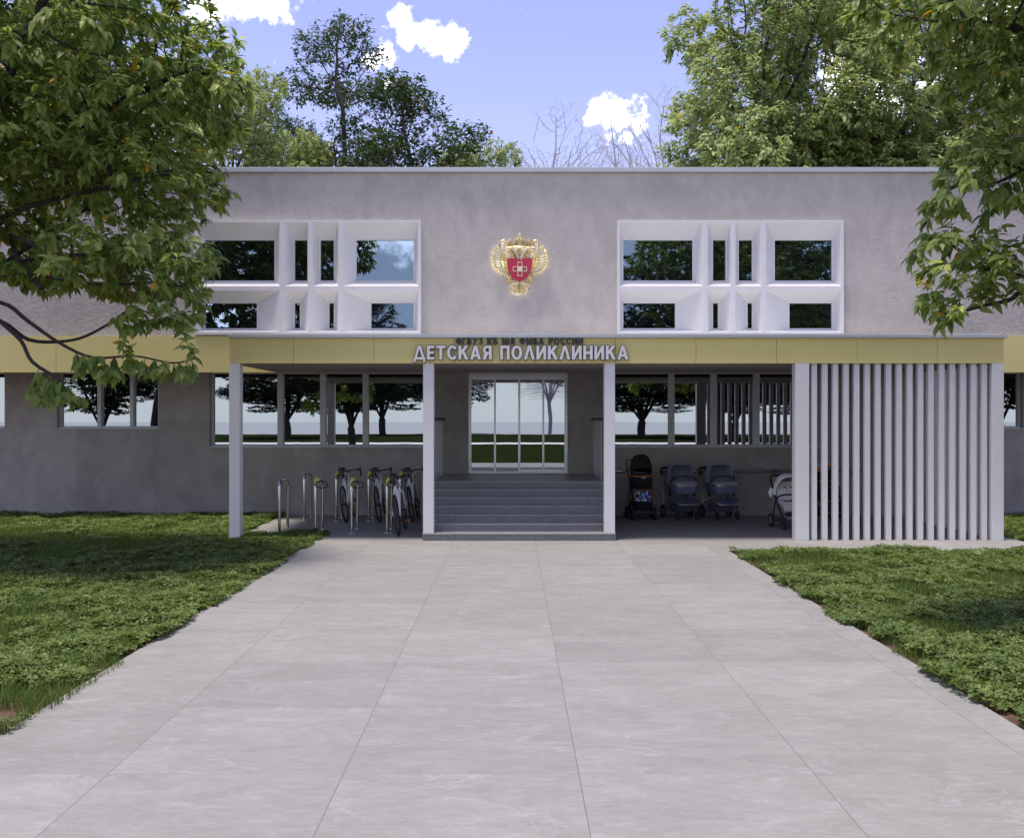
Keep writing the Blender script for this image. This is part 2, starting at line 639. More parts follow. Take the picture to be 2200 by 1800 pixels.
# ------------------------------------------------------------------ camera, sun, sky
cam = bpy.data.objects.new('camera', bpy.data.cameras.new('camera'))
COL.objects.link(cam)
cam.location = (0, 0, EYE)
cam.rotation_euler = (PI / 2, 0, 0)
cam.data.sensor_width = 36
cam.data.lens = 36
cam.data.clip_end = 3000
cam.data.clip_start = .05
SC.camera = cam

SUN = Vector((-.137, -.075, 1)).normalized()
sl = bpy.data.lights.new('sun', 'SUN')
sl.energy = 3.6
sl.angle = math.radians(11)
sl.color = (1, .92, .79)
so = bpy.data.objects.new('sun', sl)
COL.objects.link(so)
so.rotation_euler = SUN.to_track_quat('Z', 'Y').to_euler()

w = bpy.data.worlds.new('World')
SC.world = w
w.use_nodes = True
nt = w.node_tree
nt.nodes.clear()
L = nt.links.new
wo = nt.nodes.new('ShaderNodeOutputWorld')
bg = nt.nodes.new('ShaderNodeBackground')
bg.inputs['Strength'].default_value = .15
sky = nt.nodes.new('ShaderNodeTexSky')
sky.sky_type = 'NISHITA'
sky.sun_disc = False
sky.sun_elevation = math.asin(SUN.z)
sky.sun_rotation = math.atan2(SUN.x, SUN.y)
sky.ozone_density = 2.0
sky.air_density = 1.0
sky.dust_density = .6
tcw = nt.nodes.new('ShaderNodeTexCoord')
nzw = nt.nodes.new('ShaderNodeTexNoise')
nzw.inputs['Scale'].default_value = 13
nzw.inputs['Detail'].default_value = 7
nzw.inputs['Roughness'].default_value = .6
L(tcw.outputs['Generated'], nzw.inputs['Vector'])


def wm(op, a, b=None, c=None):
    n = nt.nodes.new('ShaderNodeMath')
    n.operation = op
    for i, x in enumerate((a, b, c)):
        if x is None:
            continue
        if isinstance(x, (int, float)):
            n.inputs[i].default_value = x
        else:
            L(x, n.inputs[i])
    return n.outputs[0]


def cloud(d, r, hz=1.0):
    """soft cumulus puff in a sky direction, angular radius r, hz flattens it"""
    d = Vector(d).normalized()
    s = nt.nodes.new('ShaderNodeVectorMath')
    s.operation = 'SUBTRACT'
    L(tcw.outputs['Generated'], s.inputs[0])
    s.inputs[1].default_value = d
    sc = nt.nodes.new('ShaderNodeVectorMath')
    sc.operation = 'MULTIPLY'
    L(s.outputs[0], sc.inputs[0])
    sc.inputs[1].default_value = (1 / r, 1 / r, hz / r)
    ln = nt.nodes.new('ShaderNodeVectorMath')
    ln.operation = 'LENGTH'
    L(sc.outputs[0], ln.inputs[0])
    return wm('SUBTRACT', 1.0, ln.outputs['Value'])


def sd(px, py, back=False):
    return ((px - 1100) / F, -1 if back else 1, (900 - py) / F)


puffs = [(sd(505, -10), .038, 1.4), (sd(575, 0), .034, 1.3), (sd(445, 15), .03, 1.0), (sd(878, 72), .022, 1.3),
         (sd(920, 80), .024, 1.5), (sd(962, 78), .021, 1.2), (sd(868, 50), .015, 1.0), (sd(832, 115), .014, .8),
         (sd(800, 135), .012, 1), (sd(830, 180), .012, 1),
         (sd(1292, 236), .026, 1.3), (sd(1318, 254), .033, 1.2), (sd(1275, 256), .02, 1.4), (sd(1345, 298), .014, 1.0),
         (sd(1880, 150), .05, 1.2), (sd(2150, 70), .09, 1.3), (sd(1980, 185), .03, 1.2),
         (sd(868, 520, True), .028, 1.0), (sd(895, 545, True), .02, 1.2), (sd(780, 520, True), .03, 1.3),
         (sd(500, 650, True), .07, 2.0), (sd(300, 420, True), .06, 1.4),
         (sd(1500, 350, True), .05, 1.4)]
acc = None
for d, r, hz in puffs:
    p = cloud(d, r * .95, hz)
    acc = p if acc is None else wm('MAXIMUM', acc, p)
nn = wm('MULTIPLY', wm('SUBTRACT', nzw.outputs['Fac'], .5), 3.0)
nz2 = nt.nodes.new('ShaderNodeTexNoise')
nz2.inputs['Scale'].default_value = 60
nz2.inputs['Detail'].default_value = 6
nz2.inputs['Roughness'].default_value = .6
L(tcw.outputs['Generated'], nz2.inputs['Vector'])
nn2 = wm('MULTIPLY', wm('SUBTRACT', nz2.outputs['Fac'], .5), 2.3)
dens = wm('ADD', wm('ADD', acc, nn), nn2)
mrw = nt.nodes.new('ShaderNodeMapRange')
mrw.interpolation_type = 'SMOOTHSTEP'
mrw.inputs['From Min'].default_value = .05
mrw.inputs['From Max'].default_value = .75
L(dens, mrw.inputs['Value'])
# faint torn wisps
nz3 = nt.nodes.new('ShaderNodeTexNoise')
nz3.inputs['Scale'].default_value = 22
nz3.inputs['Detail'].default_value = 9
nz3.inputs['Roughness'].default_value = .7
L(tcw.outputs['Generated'], nz3.inputs['Vector'])
mr3 = nt.nodes.new('ShaderNodeMapRange')
mr3.inputs['From Min'].default_value = .655
mr3.inputs['From Max'].default_value = .80
mr3.inputs['To Max'].default_value = .7
L(nz3.outputs['Fac'], mr3.inputs['Value'])
cf = wm('MAXIMUM', mrw.outputs[0], mr3.outputs[0])
cl = wm('MINIMUM', cf, 1.0)
tint = nt.nodes.new('ShaderNodeMix')
tint.data_type = 'RGBA'
tint.blend_type = 'MULTIPLY'
tint.inputs[0].default_value = 1
L(sky.outputs[0], tint.inputs[6])
tint.inputs[7].default_value = (1.5, 1.12, 1.27, 1)
mixc = nt.nodes.new('ShaderNodeMix')
mixc.data_type = 'RGBA'
L(cl, mixc.inputs[0])
# pale haze towards the horizon
sx_ = nt.nodes.new('ShaderNodeSeparateXYZ')
L(tcw.outputs['Generated'], sx_.inputs[0])
hz_ = nt.nodes.new('ShaderNodeMapRange')
hz_.interpolation_type = 'SMOOTHSTEP'
hz_.inputs['From Min'].default_value = -.02
hz_.inputs['From Max'].default_value = .17
hz_.inputs['To Min'].default_value = .95
hz_.inputs['To Max'].default_value = 0
# haze added higher behind the camera to neutralise the fill light on the facade
L(wm('ADD', sx_.outputs['Z'], wm('MULTIPLY', wm('MINIMUM', sx_.outputs['Y'], 0.0), .32)), hz_.inputs['Value'])
mixh = nt.nodes.new('ShaderNodeMix')
mixh.data_type = 'RGBA'
L(hz_.outputs[0], mixh.inputs[0])
L(tint.outputs[2], mixh.inputs[6])
mixh.inputs[7].default_value = (5.0, 5.6, 6.1, 1)
L(mixh.outputs[2], mixc.inputs[6])
mixc.inputs[7].default_value = (17, 17, 17.5, 1)
L(mixc.outputs[2], bg.inputs['Color'])
L(bg.outputs[0], wo.inputs['Surface'])

SC.view_settings.view_transform = 'Standard'
SC.view_settings.look = 'None'
SC.view_settings.exposure = 0.35
SC.view_settings.gamma = 1
SC.render.engine = 'CYCLES'
SC.cycles.max_bounces = 8
SC.cycles.transparent_max_bounces = 4
SC.cycles.use_denoising = True
SC.cycles.sample_clamp_indirect = 8

# ------------------------------------------------------------------ ground
g = MB().quad((-600, -600, -.08), (600, -600, -.08), (600, 900, -.08), (-600, 900, -.08))
tag(obj('ground', g, M['ground_sky']), kind='structure')
g = MB().quad((-60, -90, -.055), (60, -90, -.055), (60, -44, -.055), (-60, -44, -.055))
tag(obj('meadow', g, M['lawn']), kind='structure')
g = MB().quad((-200, -44, -.05), (200, -44, -.05), (200, -38.6, -.05), (-200, -38.6, -.05))
tag(obj('road', g, M['road']), kind='structure')
g = MB().quad((-60, -38.6, -.045), (60, -38.6, -.045), (60, -3.6, -.045), (-60, -3.6, -.045))
tag(obj('lawn', g, M['lawn']), kind='structure')
g = MB()
for x0, x1, y0, y1 in ((-40, -3.085, -3.6, 17.0), (-40, -4.5, 17.0, 31), (3.13, 40, -3.6, 14.75), (7.95, 40, 14.75, 31)):
    g.quad((x0, y0, -.03), (x1, y0, -.03), (x1, y1, -.03), (x0, y1, -.03))
tag(obj('lawn_soil', g, M['soil']), kind='structure')
g = MB()
for x0, x1, y0, y1 in ((-3.085, 3.13, -3.6, YW - .002), (-4.5, -3.0855, 17.0, YW - .002), (3.1305, 7.95, 14.75, YW - .002)):
    g.box(x0, x1, y0, y1, -.06, 0)
tag(obj('path', g, M['pave']), kind='structure')

# ------------------------------------------------------------------ clinic building
B = empty('clinic_building', (0, 0, 0), 'two-storey grey stucco clinic with white window boxes and a yellow band', 'building')
XL, XR, YBK = -15.0, 15.0, 31.0


def wall_open(mb, x0, x1, z0, z1, y, dep, rects):
    xs = sorted({x0, x1, *[r[0] for r in rects], *[r[1] for r in rects]})
    zs = sorted({z0, z1, *[r[2] for r in rects], *[r[3] for r in rects]})
    for i in range(len(xs) - 1):
        for j in range(len(zs) - 1):
            cx, cz = (xs[i] + xs[i + 1]) / 2, (zs[j] + zs[j + 1]) / 2
            if any(r[0] < cx < r[1] and r[2] < cz < r[3] for r in rects):
                continue
            mb.quad((xs[i], y, zs[j]), (xs[i + 1], y, zs[j]), (xs[i + 1], y, zs[j + 1]), (xs[i], y, zs[j + 1]))
    for a, b, c, d in rects:
        mb.quad((a, y, c), (a, y + dep, c), (a, y + dep, d), (a, y, d))
        mb.quad((b, y, c), (b, y, d), (b, y + dep, d), (b, y + dep, c))
        mb.quad((a, y, c), (b, y, c), (b, y + dep, c), (a, y + dep, c))
        mb.quad((a, y, d), (a, y + dep, d), (b, y + dep, d), (b, y, d))


SOF = 2.86
wins = [(-12.05, -10.03, 1.703, SOF - .01), (-9.0, -6.98, 1.703, SOF - .01), (-5.98, -1.52, 1.336, SOF - .01),
        (1.81, 6.13, 1.336, SOF - .01), (8.09, 10.11, 1.703, SOF - .01), (11.0, 13.0, 1.703, SOF - .01)]
DX0, DX1, DZ0 = -.862, 1.098, .826
lw = MB()
wall_open(lw, XL, XR, -.1, SOF + .1, YW, .2, wins + [(DX0, DX1, DZ0, SOF - .01)])
lw.quad((XL, YW, -.1), (XL, YBK, -.1), (XL, YBK, SOF + .1), (XL, YW, SOF + .1))
lw.quad((XR, YW, -.1), (XR, YBK, -.1), (XR, YBK, SOF + .1), (XR, YW, SOF + .1))
lw.quad((XL, YBK, -.1), (XR, YBK, -.1), (XR, YBK, SOF + .1), (XL, YBK, SOF + .1))
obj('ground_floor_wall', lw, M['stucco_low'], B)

YU = 19.285
BXW, BX0, BZ0, BZ1 = 4.246, (-5.953, 1.977), 3.477, 5.626
ROOF = 6.53
uw = MB()
wall_open(uw, XL, XR, 3.3, ROOF, YU, .22, [(bx + .004, bx + BXW - .004, BZ0 + .004, BZ1 - .004) for bx in BX0])
uw.quad((XL, YU, SOF), (XL, YBK, SOF), (XL, YBK, ROOF), (XL, YU, ROOF))
uw.quad((XR, YU, SOF), (XR, YBK, SOF), (XR, YBK, ROOF), (XR, YU, ROOF))
uw.quad((XL, YBK, SOF), (XR, YBK, SOF), (XR, YBK, ROOF), (XL, YBK, ROOF))
obj('upper_wall', uw, M['stucco'], B)
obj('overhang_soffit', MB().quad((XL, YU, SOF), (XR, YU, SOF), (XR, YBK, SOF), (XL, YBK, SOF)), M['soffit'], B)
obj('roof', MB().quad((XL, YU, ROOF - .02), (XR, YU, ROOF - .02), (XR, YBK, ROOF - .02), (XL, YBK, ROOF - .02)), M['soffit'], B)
cp = MB()
cp.box(XL - .06, XR + .06, YU - .075, YU + .35, 6.535, 6.62)
cp.box(XL - .06, XR + .06, YBK - .35, YBK + .05, 6.535, 6.62)
obj('roof_coping', cp, M['coping'], B, bevel=.006)

# yellow cladding band round the overhang edge
ZB0, ZB1 = 2.772, 3.459
obj('cladding_rail', MB().box(XL, XR, YB + .022, YU - .002, ZB0 + .004, ZB1 - .004), M['joint'], B)
xj = [-8.563 + 1.2587 * k for k in range(-6, 20)]
for a, b in zip([XL] + [x for x in xj if XL < x < XR], [x for x in xj if XL < x < XR] + [XR]):
    if b > -4.2 and a < 7.5:
        if a > -4.2 or b < 7.5:
            pass
    obj('cladding_panel', MB().box(a + .003, b - .003, YB, YB + .02, ZB0, ZB1), M['yellow'], B, bevel=.002)

# ground-floor windows: frame with mullions, one glazing sheet
MULL = {2: [-4.60, -3.755, -2.91], 3: [3.17, 4.01, 4.86]}
for k, (a, b, c, d) in enumerate(wins):
    f = MB()
    y0, y1, t = YW + .10, YW + .18, .055
    f.box(a, b, y0, y1, c, c + t)
    f.box(a, b, y0, y1, d - t, d)
    f.box(a, a + t, y0, y1, c + t, d - t)
    f.box(b - t, b, y0, y1, c + t, d - t)
    ms = MULL.get(k, [a + (b - a) * .40, a + (b - a) * .72])
    for mx_ in ms:
        wd = .055 if k in MULL else .035
        f.box(mx_ - wd, mx_ + wd, y0 - .035, y1, c + t, d - t)
    f.box(a + .01, b - .01, YW - .03, y0, c, c + .018)
    wf = obj('window', f, M['frame'], B)
    gl = MB()
    edges = [a + t] + [q for m_ in ms for q in (m_ - .03, m_ + .03)] + [b - t]
    for i in range(0, len(edges), 2):
        gl.box(edges[i] + .001, edges[i + 1] - .001, y1 - .03, y1 - .015, c + t + .001, d - t - .001)
    obj('glazing', gl, M['glass'], wf)

# upper window boxes
FY, GY = 19.20, 19.445
CX = [(.045, 1.596), (1.692, 2.124), (2.212, 2.697), (2.786, 4.193)]
CZ = [(5.583, 4.389), (4.306, 3.534)]                       # top, bottom of the two rows (world z)
GX = [[(.135, 1.446), (1.835, 2.072), (2.324, 2.574), (3.006, 4.086)],
      [(.135, 1.115), (1.835, 1.930), (2.490, 2.574), (3.284, 4.086)]]
GZ = [(5.284, 4.521), (4.090, 3.617)]
for bx in BX0:
    f = MB()
    xs = [0] + [q for c in CX for q in c] + [BXW]
    zs = [BZ1, CZ[0][0], CZ[0][1], CZ[1][0], CZ[1][1], BZ0]
    for i in range(len(xs) - 1):
        for j in range(len(zs) - 1):
            if i % 2 == 1 and j % 2 == 1:
                continue
            f.quad((bx + xs[i], FY, zs[j + 1]), (bx + xs[i + 1], FY, zs[j + 1]), (bx + xs[i + 1], FY, zs[j]), (bx + xs[i], FY, zs[j]))
    bx1 = bx + BXW
    f.quad((bx, FY, BZ0), (bx, GY, BZ0), (bx, GY, BZ1), (bx, FY, BZ1))
    f.quad((bx1, FY, BZ0), (bx1, GY, BZ0), (bx1, GY, BZ1), (bx1, FY, BZ1))
    f.quad((bx, FY, BZ0), (bx1, FY, BZ0), (bx1, GY, BZ0), (bx, GY, BZ0))
    f.quad((bx, FY, BZ1), (bx1, FY, BZ1), (bx1, GY, BZ1), (bx, GY, BZ1))
    panes = []
    for r in range(2):
        for c in range(4):
            a, b = CX[c]
            zt, zb = CZ[r]
            ga, gb = GX[r][c]
            gt, gb_ = GZ[r]
            t = .026
            o4 = [(bx + a, FY, zb), (bx + b, FY, zb), (bx + b, FY, zt), (bx + a, FY, zt)]
            m4 = [(bx + ga - t, GY - .03, gb_ - t), (bx + gb + t, GY - .03, gb_ - t), (bx + gb + t, GY - .03, gt + t), (bx + ga - t, GY - .03, gt + t)]
            i4 = [(bx + ga, GY - .03, gb_), (bx + gb, GY - .03, gb_), (bx + gb, GY - .03, gt), (bx + ga, GY - .03, gt)]
            k4 = [(x, GY + .02, z) for x, _, z in i4]
            for ring0, ring1 in ((o4, m4), (m4, i4), (i4, k4)):
                for q in range(4):
                    f.quad(ring0[q], ring0[(q + 1) % 4], ring1[(q + 1) % 4], ring1[q])
            panes.append((bx + ga, bx + gb, gb_, gt))
    wb = obj('window_box', f, M['white2'], B)
    for a, b, c, d in panes:
        obj('pane', MB().box(a - .003, b + .003, GY, GY + .012, c - .003, d + .003), M['glass_up'], wb)

# sliding glass entrance
f = MB()
dy = YW + .05
f.box(DX0, DX1, dy, dy + .12, 2.715, SOF - .012)
f.box(DX0, DX0 + .035, dy, dy + .12, DZ0, 2.715)
f.box(DX1 - .035, DX1, dy, dy + .12, DZ0, 2.715)
f.box(DX0 + .035, DX1 - .035, dy, dy + .12, DZ0, DZ0 + .012)
door = obj('entrance_door', f, M['alu'], B)
xs = [DX0 + .036, DX0 + .036 + .485, DX0 + .036 + .97, DX0 + .036 + 1.45, DX1 - .036]
for i in range(4):
    a, b = xs[i], xs[i + 1]
    yo = dy + (.07 if i in (0, 3) else .03)
    e = [.018, .022][i in (1, 2)]
    lf = MB()
    lf.box(a, a + e, yo, yo + .03, DZ0 + .014, 2.713)
    lf.box(b - e, b, yo, yo + .03, DZ0 + .014, 2.713)
    lf.box(a + e, b - e, yo, yo + .03, 2.68, 2.713)
    lf.box(a + e, b - e, yo, yo + .03, DZ0 + .014, DZ0 + (.035 if i < 2 else .075))
    lo = obj('door_leaf', lf, M['alu'], door)
for i in range(4):
    a, b = xs[i], xs[i + 1]
    yo = dy + (.082 if i in (0, 3) else .042)
    obj('glazing', MB().box(a + .018, b - .018, yo, yo + .008, DZ0 + .03, 2.69), M['glass'], door)

# ------------------------------------------------------------------ entrance canopy
CXL, CXR = -4.43, 7.70
K = empty('entrance_canopy', (0, YF, 0), 'flat yellow-faced canopy on white posts along the front of the clinic', 'canopy')


def kobj(name, mb, m, **kw):
    o = obj(name, mb, m, None, **kw)
    o.parent = K
    o.matrix_parent_inverse = Matrix.Translation((0, -YF, 0))
    return o


cs = MB()
cs.quad((CXL + .025, YF + .024, ZB0), (CXR - .025, YF + .024, ZB0), (CXR - .025, YB - .003, ZB0), (CXL + .025, YB - .003, ZB0))
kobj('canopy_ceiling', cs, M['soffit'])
cs = MB()
cs.box(CXL + .022, CXR - .022, YF + .022, YB - .003, ZB0 + .003, 3.165)
kobj('canopy_slab', cs, M['joint'])
js = [PX(x, YF) for x in (630.4, 803.5, 976.3, 1149.3, 1322.5, 1495.3, 1668.4, 1841.4, 2014.5)]
for a, b in zip([CXL] + js, js + [CXR]):
    kobj('fascia_panel', MB().box(a + .0025, b - .0025, YF, YF + .02, ZB0 - .002, 3.166), M['yellow'], bevel=.002)
for x in (CXL, CXR - .02):
    kobj('side_fascia', MB().box(x, x + .02, YF + .0215, YB - .003, ZB0 - .002, 3.166), M['yellow'], bevel=.002)
cc = MB()
cc.prism([(CXL - .004, 3.168), (CXR + .045, 3.168), (CXR + .045, 3.212), (CXL - .004, 3.212)], YF - .045, YB - .004)
cc.prism([(CXL + .03, 3.2125), (CXR - .03, 3.2125), (CXR - .03, 3.238), (CXL + .03, 3.238)], YF + .05, YB - .004)
kobj('canopy_coping', cc, M['coping'], bevel=.004)
# posts
ZT = ZB0 - .003
kobj('post', MB().box(CXL, CXL + .165, YF, YF + .2, 0, ZT), M['white'], bevel=.004)
for x in (-1.392, 1.447):
    kobj('post', MB().box(x, x + .165, YF, YF + .2, .118, ZT), M['white'], bevel=.004)
x0 = PX(1709, YF)
kobj('post', MB().box(x0, PX(1738.6, YF), YF, YF + .2, 0, ZT), M['white'], bevel=.004)
kobj('post', MB().box(PX(2131.7, YF), CXR, YF, YF + .2, 0, ZT), M['white'], bevel=.004)

# slatted screen between the right posts, returning along the side
S = empty('slat_screen', (0, YF, 0), 'white upright slat screen closing the right end of the canopy', 'screen')
for k in range(17):
    xr = PX(1757 + 22.9 * k, YF)
    o = obj('slat', MB().box(xr - .082, xr, YF + .04, YF + .14, 0, ZT), M['white'], S, bevel=.003)
    o.location.y = -YF
ny = 20
for k in range(15):
    y = YF + .32 + k * .2
    o = obj('slat', MB().box(CXR - .13, CXR - .04, y, y + .085, 0, ZT), M['white'], S, bevel=.003)
    o.location.y = -YF

# ------------------------------------------------------------------ steps and landing
ST = empty('entrance_steps', (0, 15.98, 0), 'grey granite entrance steps with seven risers and a landing under the canopy', 'steps')
R7, TR = .117, .30


def sobj(name, mb, m, **kw):
    o = obj(name, mb, m, ST, **kw)
    o.location.y = -15.98
    return o


for k in range(1, 8):
    y0 = 15.98 + (k - 1) * TR
    xa, xb = (-1.40, 1.622) if k == 1 else (-1.385, 1.607)
    y1 = y0 + TR + .02 if k < 7 else y0 + .32
    s_ = MB()
    s_.box(xa + .004, xb - .004, y0 + .012, y1, (k - 1) * R7 + (.0 if k > 1 else -.01), k * R7 - .022)
    st = sobj('step', s_, M['granite'])
    tr = MB().box(xa, xb, y0, y1, k * R7 - .0215, k * R7)
    t_ = obj('tread', tr, M['granite_top'], st, bevel=.004)
sobj('landing', MB().box(-1.6, 1.822, 18.1005, YW - .003, -.01, 7 * R7 - .001), M['granite_top'])

for sx, lab in ((-1.352, 'grey handrail with balusters on the landing, on the side near the bicycles'),
                (1.592, 'grey handrail with balusters on the landing, on the side near the prams')):
    RA = empty('landing_railing', (sx, 19.0, 7 * R7), lab, 'railing', 'railings beside the entrance landing')
    h = MB().box(-.05, .05, -.85, 1.05, 1.05, 1.105)
    obj('handrail', h, M['dark'], RA, bevel=.012)
    sg = 1 if sx > 0 else -1
    for j, yy in enumerate((-.72, -.2, .3, .8)):
        bb = MB()
        bb.box(-.009, .007, yy - .012, yy + .012, 0, 1.05)
        for zz in (.32, .6, .88):
            bb.box(-.014, .012, yy - .008, yy + .008, zz, zz + .02)
        obj('baluster', bb, M['baluster'], RA)

# ------------------------------------------------------------------ lettering
def arc(cx, cz, rx, rz, a0, a1, n=12):
    return [(cx + rx * math.cos(math.radians(a0 + (a1 - a0) * i / n)), cz + rz * math.sin(math.radians(a0 + (a1 - a0) * i / n)))
            for i in range(n + 1)]


def ring(cx, cz, rx, rz):
    return arc(cx, cz, rx, rz, 0, 345, 23)


GLY = {
    'Д': (.88, [[(0, -.19), (.15, -.19), (.15, 0), (.73, 0), (.73, -.19), (.88, -.19), (.88, .16), (.81, .16), (.57, 1), (.33, 1), (.08, .16), (0, .16)],
                [(.25, .16), (.63, .16), (.445, .82)]]),
    'Е': (.56, [[(0, 0), (.56, 0), (.56, .17), (.2, .17), (.2, .42), (.51, .42), (.51, .585), (.2, .585), (.2, .83), (.55, .83), (.55, 1), (0, 1)]]),
    'Т': (.68, [[(.24, 0), (.44, 0), (.44, .83), (.68, .83), (.68, 1), (0, 1), (0, .83), (.24, .83)]]),
    'С': (.72, [arc(.40, .5, .40, .515, 38, 322, 24) + arc(.40, .5, .20, .345, 322, 38, 20)]),
    'К': (.74, [[(0, 0), (.2, 0), (.2, .34), (.29, .46), (.51, 0), (.74, 0), (.43, .62), (.72, 1), (.48, 1), (.2, .63), (.2, 1), (0, 1)]]),
    'А': (.80, [[(0, 0), (.2, 0), (.265, .21), (.535, .21), (.6, 0), (.8, 0), (.51, 1), (.29, 1)], [(.315, .37), (.485, .37), (.4, .74)]]),
    'Я': (.68, [[(.48, 0), (.68, 0), (.68, 1)] + arc(.33, .69, .30, .31, 90, 228, 12) + [(0, 0), (.22, 0), (.385, .385), (.48, .385)],
                [(.48, .545), (.48, .84)] + arc(.34, .6925, .14, .1475, 90, 270, 10)]),
    'П': (.70, [[(0, 0), (.2, 0), (.2, .83), (.5, .83), (.5, 0), (.7, 0), (.7, 1), (0, 1)]]),
    'О': (.82, [ring(.41, .5, .41, .515), ring(.41, .5, .205, .345)]),
    'Л': (.80, [[(0, 0), (.2, 0), (.4, .76), (.6, 0), (.8, 0), (.51, 1), (.29, 1)]]),
    'И': (.72, [[(0, 0), (.19, 0), (.53, .64), (.53, 0), (.72, 0), (.72, 1), (.53, 1), (.19, .36), (.19, 1), (0, 1)]]),
    'Н': (.70, [[(0, 0), (.2, 0), (.2, .41), (.5, .41), (.5, 0), (.7, 0), (.7, 1), (.5, 1), (.5, .585), (.2, .585), (.2, 1), (0, 1)]]),
    'Ф': (.86, [[(.33, 0), (.53, 0), (.53, .17)] + arc(.53, .5, .33, .33, -90, 90, 14) + [(.53, 1), (.33, 1), (.33, .83)] + arc(.33, .5, .33, .33, 90, 270, 14)[1:],
                [(.53, .335)] + arc(.53, .5, .14, .165, -80, 80, 8) + [(.53, .665)],
                [(.33, .665)] + arc(.33, .5, .14, .165, 100, 260, 8) + [(.33, .335)]]),
    'Г': (.55, [[(0, 0), (.2, 0), (.2, .83), (.55, .83), (.55, 1), (0, 1)]]),
    'Б': (.66, [[(0, 0), (.36, 0)] + arc(.36, .305, .30, .305, -80, 90, 12) + [(.2, .61), (.2, .83), (.58, .83), (.58, 1), (0, 1)],
                [(.2, .165), (.35, .165)] + arc(.35, .305, .12, .14, -80, 80, 8) + [(.35, .445), (.2, .445)]]),
    'У': (.72, [[(.08, 0), (.28, 0), (.72, 1), (.51, 1), (.365, .60), (.22, 1), (0, 1), (.265, .40)]]),
    'З': (.62, [arc(.29, .735, .29, .28, 155, -52, 14) + arc(.29, .285, .32, .30, 50, -155, 14) + arc(.29, .285, .13, .14, -150, 85, 12)
                + [(.2, .43), (.2, .585)] + arc(.28, .725, .115, .125, -80, 150, 10)]),
    '№': (1.1, [[(0, 0), (.18, 0), (.18, .6), (.5, 0), (.68, 0), (.68, 1), (.5, 1), (.5, .4), (.18, 1), (0, 1)],
                ring(.93, .56, .17, .2), ring(.93, .56, .075, .105), [(.77, .16), (1.09, .16), (1.09, .27), (.77, .27)]]),
    '8': (.62, [arc(.31, .28, .31, .29, 130, 410, 22) + arc(.31, .745, .275, .265, -52, 232, 20), ring(.31, .28, .125, .13), ring(.31, .745, .105, .115)]),
    'М': (.88, [[(0, 0), (.19, 0), (.19, .62), (.37, .1), (.51, .1), (.69, .62), (.69, 0), (.88, 0), (.88, 1), (.66, 1), (.44, .40), (.22, 1), (0, 1)]]),
    'Р': (.66, [[(0, 0), (.2, 0), (.2, .35), (.36, .35)] + arc(.36, .675, .30, .325, -80, 80, 12) + [(.36, 1), (0, 1)],
                [(.2, .51), (.35, .51)] + arc(.35, .675, .12, .165, -75, 75, 8) + [(.35, .84), (.2, .84)]]),
}


def curve_mesh(polys, h, ext, off):
    cu = bpy.data.curves.new('letter', 'CURVE')
    cu.dimensions = '2D'
    cu.fill_mode = 'BOTH'
    cu.extrude = ext
    cu.offset = off
    for pl in polys:
        sp = cu.splines.new('POLY')
        sp.points.add(len(pl) - 1)
        for p, (x, z) in zip(sp.points, pl):
            p.co = (x * h, z * h, 0, 1)
        sp.use_cyclic_u = True
    o = bpy.data.objects.new('letter', cu)
    COL.objects.link(o)
    me = bpy.data.meshes.new_from_object(o.evaluated_get(bpy.context.evaluated_depsgraph_get()))
    bpy.data.objects.remove(o)
    bpy.data.curves.remove(cu)
    return me


def lettering(text, name, label, xa, xb, zbase, h, face, side, thick, space):
    n_gap = sum(1 for a, b in zip(text, text[1:]) if a != ' ' and b != ' ')
    wsum = sum(GLY[c][0] for c in text if c != ' ') * h
    gap = h * (.14 if face is not side else .12)
    wf = (xb - xa - gap * n_gap - space * text.count(' ')) / wsum
    root = empty(name, ((xa + xb) / 2, YF, zbase), label, 'sign')
    x = xa - (xa + xb) / 2
    prev = ' '
    for c in text:
        if c == ' ':
            x += space
            prev = ' '
            continue
        if prev != ' ':
            x += gap
        w_, polys = GLY[c]
        polys = [[(px_ * wf, pz_) for px_, pz_ in pl] for pl in polys]
        me = curve_mesh(polys, h, thick / 2, h * (.046 if face is not side else .0))
        V = np.empty(len(me.vertices) * 3, dtype=np.float32)
        me.vertices.foreach_get('co', V)
        V = V.reshape(-1, 3)
        # body (dark return, its rim also painting in side shading) with the face plate 6 mm smaller lying 1.5 mm proud of it
        b = MB()
        b.add([(p[0] + x, -.022 - thick / 2 - p[2], p[1]) for p in V], [tuple(q.vertices) for q in me.polygons], 1)
        bpy.data.meshes.remove(me)
        if face is not side:
            m2 = curve_mesh(polys, h, .001, h * .008)
            b.add([(v.co.x + x, -.0235 - thick - v.co.z, v.co.y) for v in m2.vertices], [tuple(q.vertices) for q in m2.polygons], 0)
            bpy.data.meshes.remove(m2)
        obj('letter', b, [M[face], M[side]] if face is not side else [M[side], M[side]], root)
        x += w_ * h * wf
        prev = c
    return root


lettering('ДЕТСКАЯ ПОЛИКЛИНИКА', 'clinic_lettering', 'large raised white letters reading ДЕТСКАЯ ПОЛИКЛИНИКА on the yellow canopy edge',
          PX(889.4, YF), PX(1348.4, YF), EYE + (900 - 772.8) * YF / F, .2135, 'letter', 'letter_dark', .04, .135)
lettering('ФГБУЗ КБ №8 ФМБА РОССИИ', 'institution_lettering', 'small dark letters reading ФГБУЗ КБ №8 ФМБА РОССИИ above the white lettering',
          PX(979.3, YF), PX(1252, YF), EYE + (900 - 740.5) * YF / F, .107, 'letter_dark', 'letter_dark', .03, .068)

# ------------------------------------------------------------------ wall emblem (gilded double-headed eagle with a red shield)
EMX, EMZ = .142, 4.80
EM = empty('wall_emblem', (EMX, YU, EMZ), 'gilded double-headed eagle emblem with a red shield, lit from behind on the upper wall', 'emblem')
q = .000905


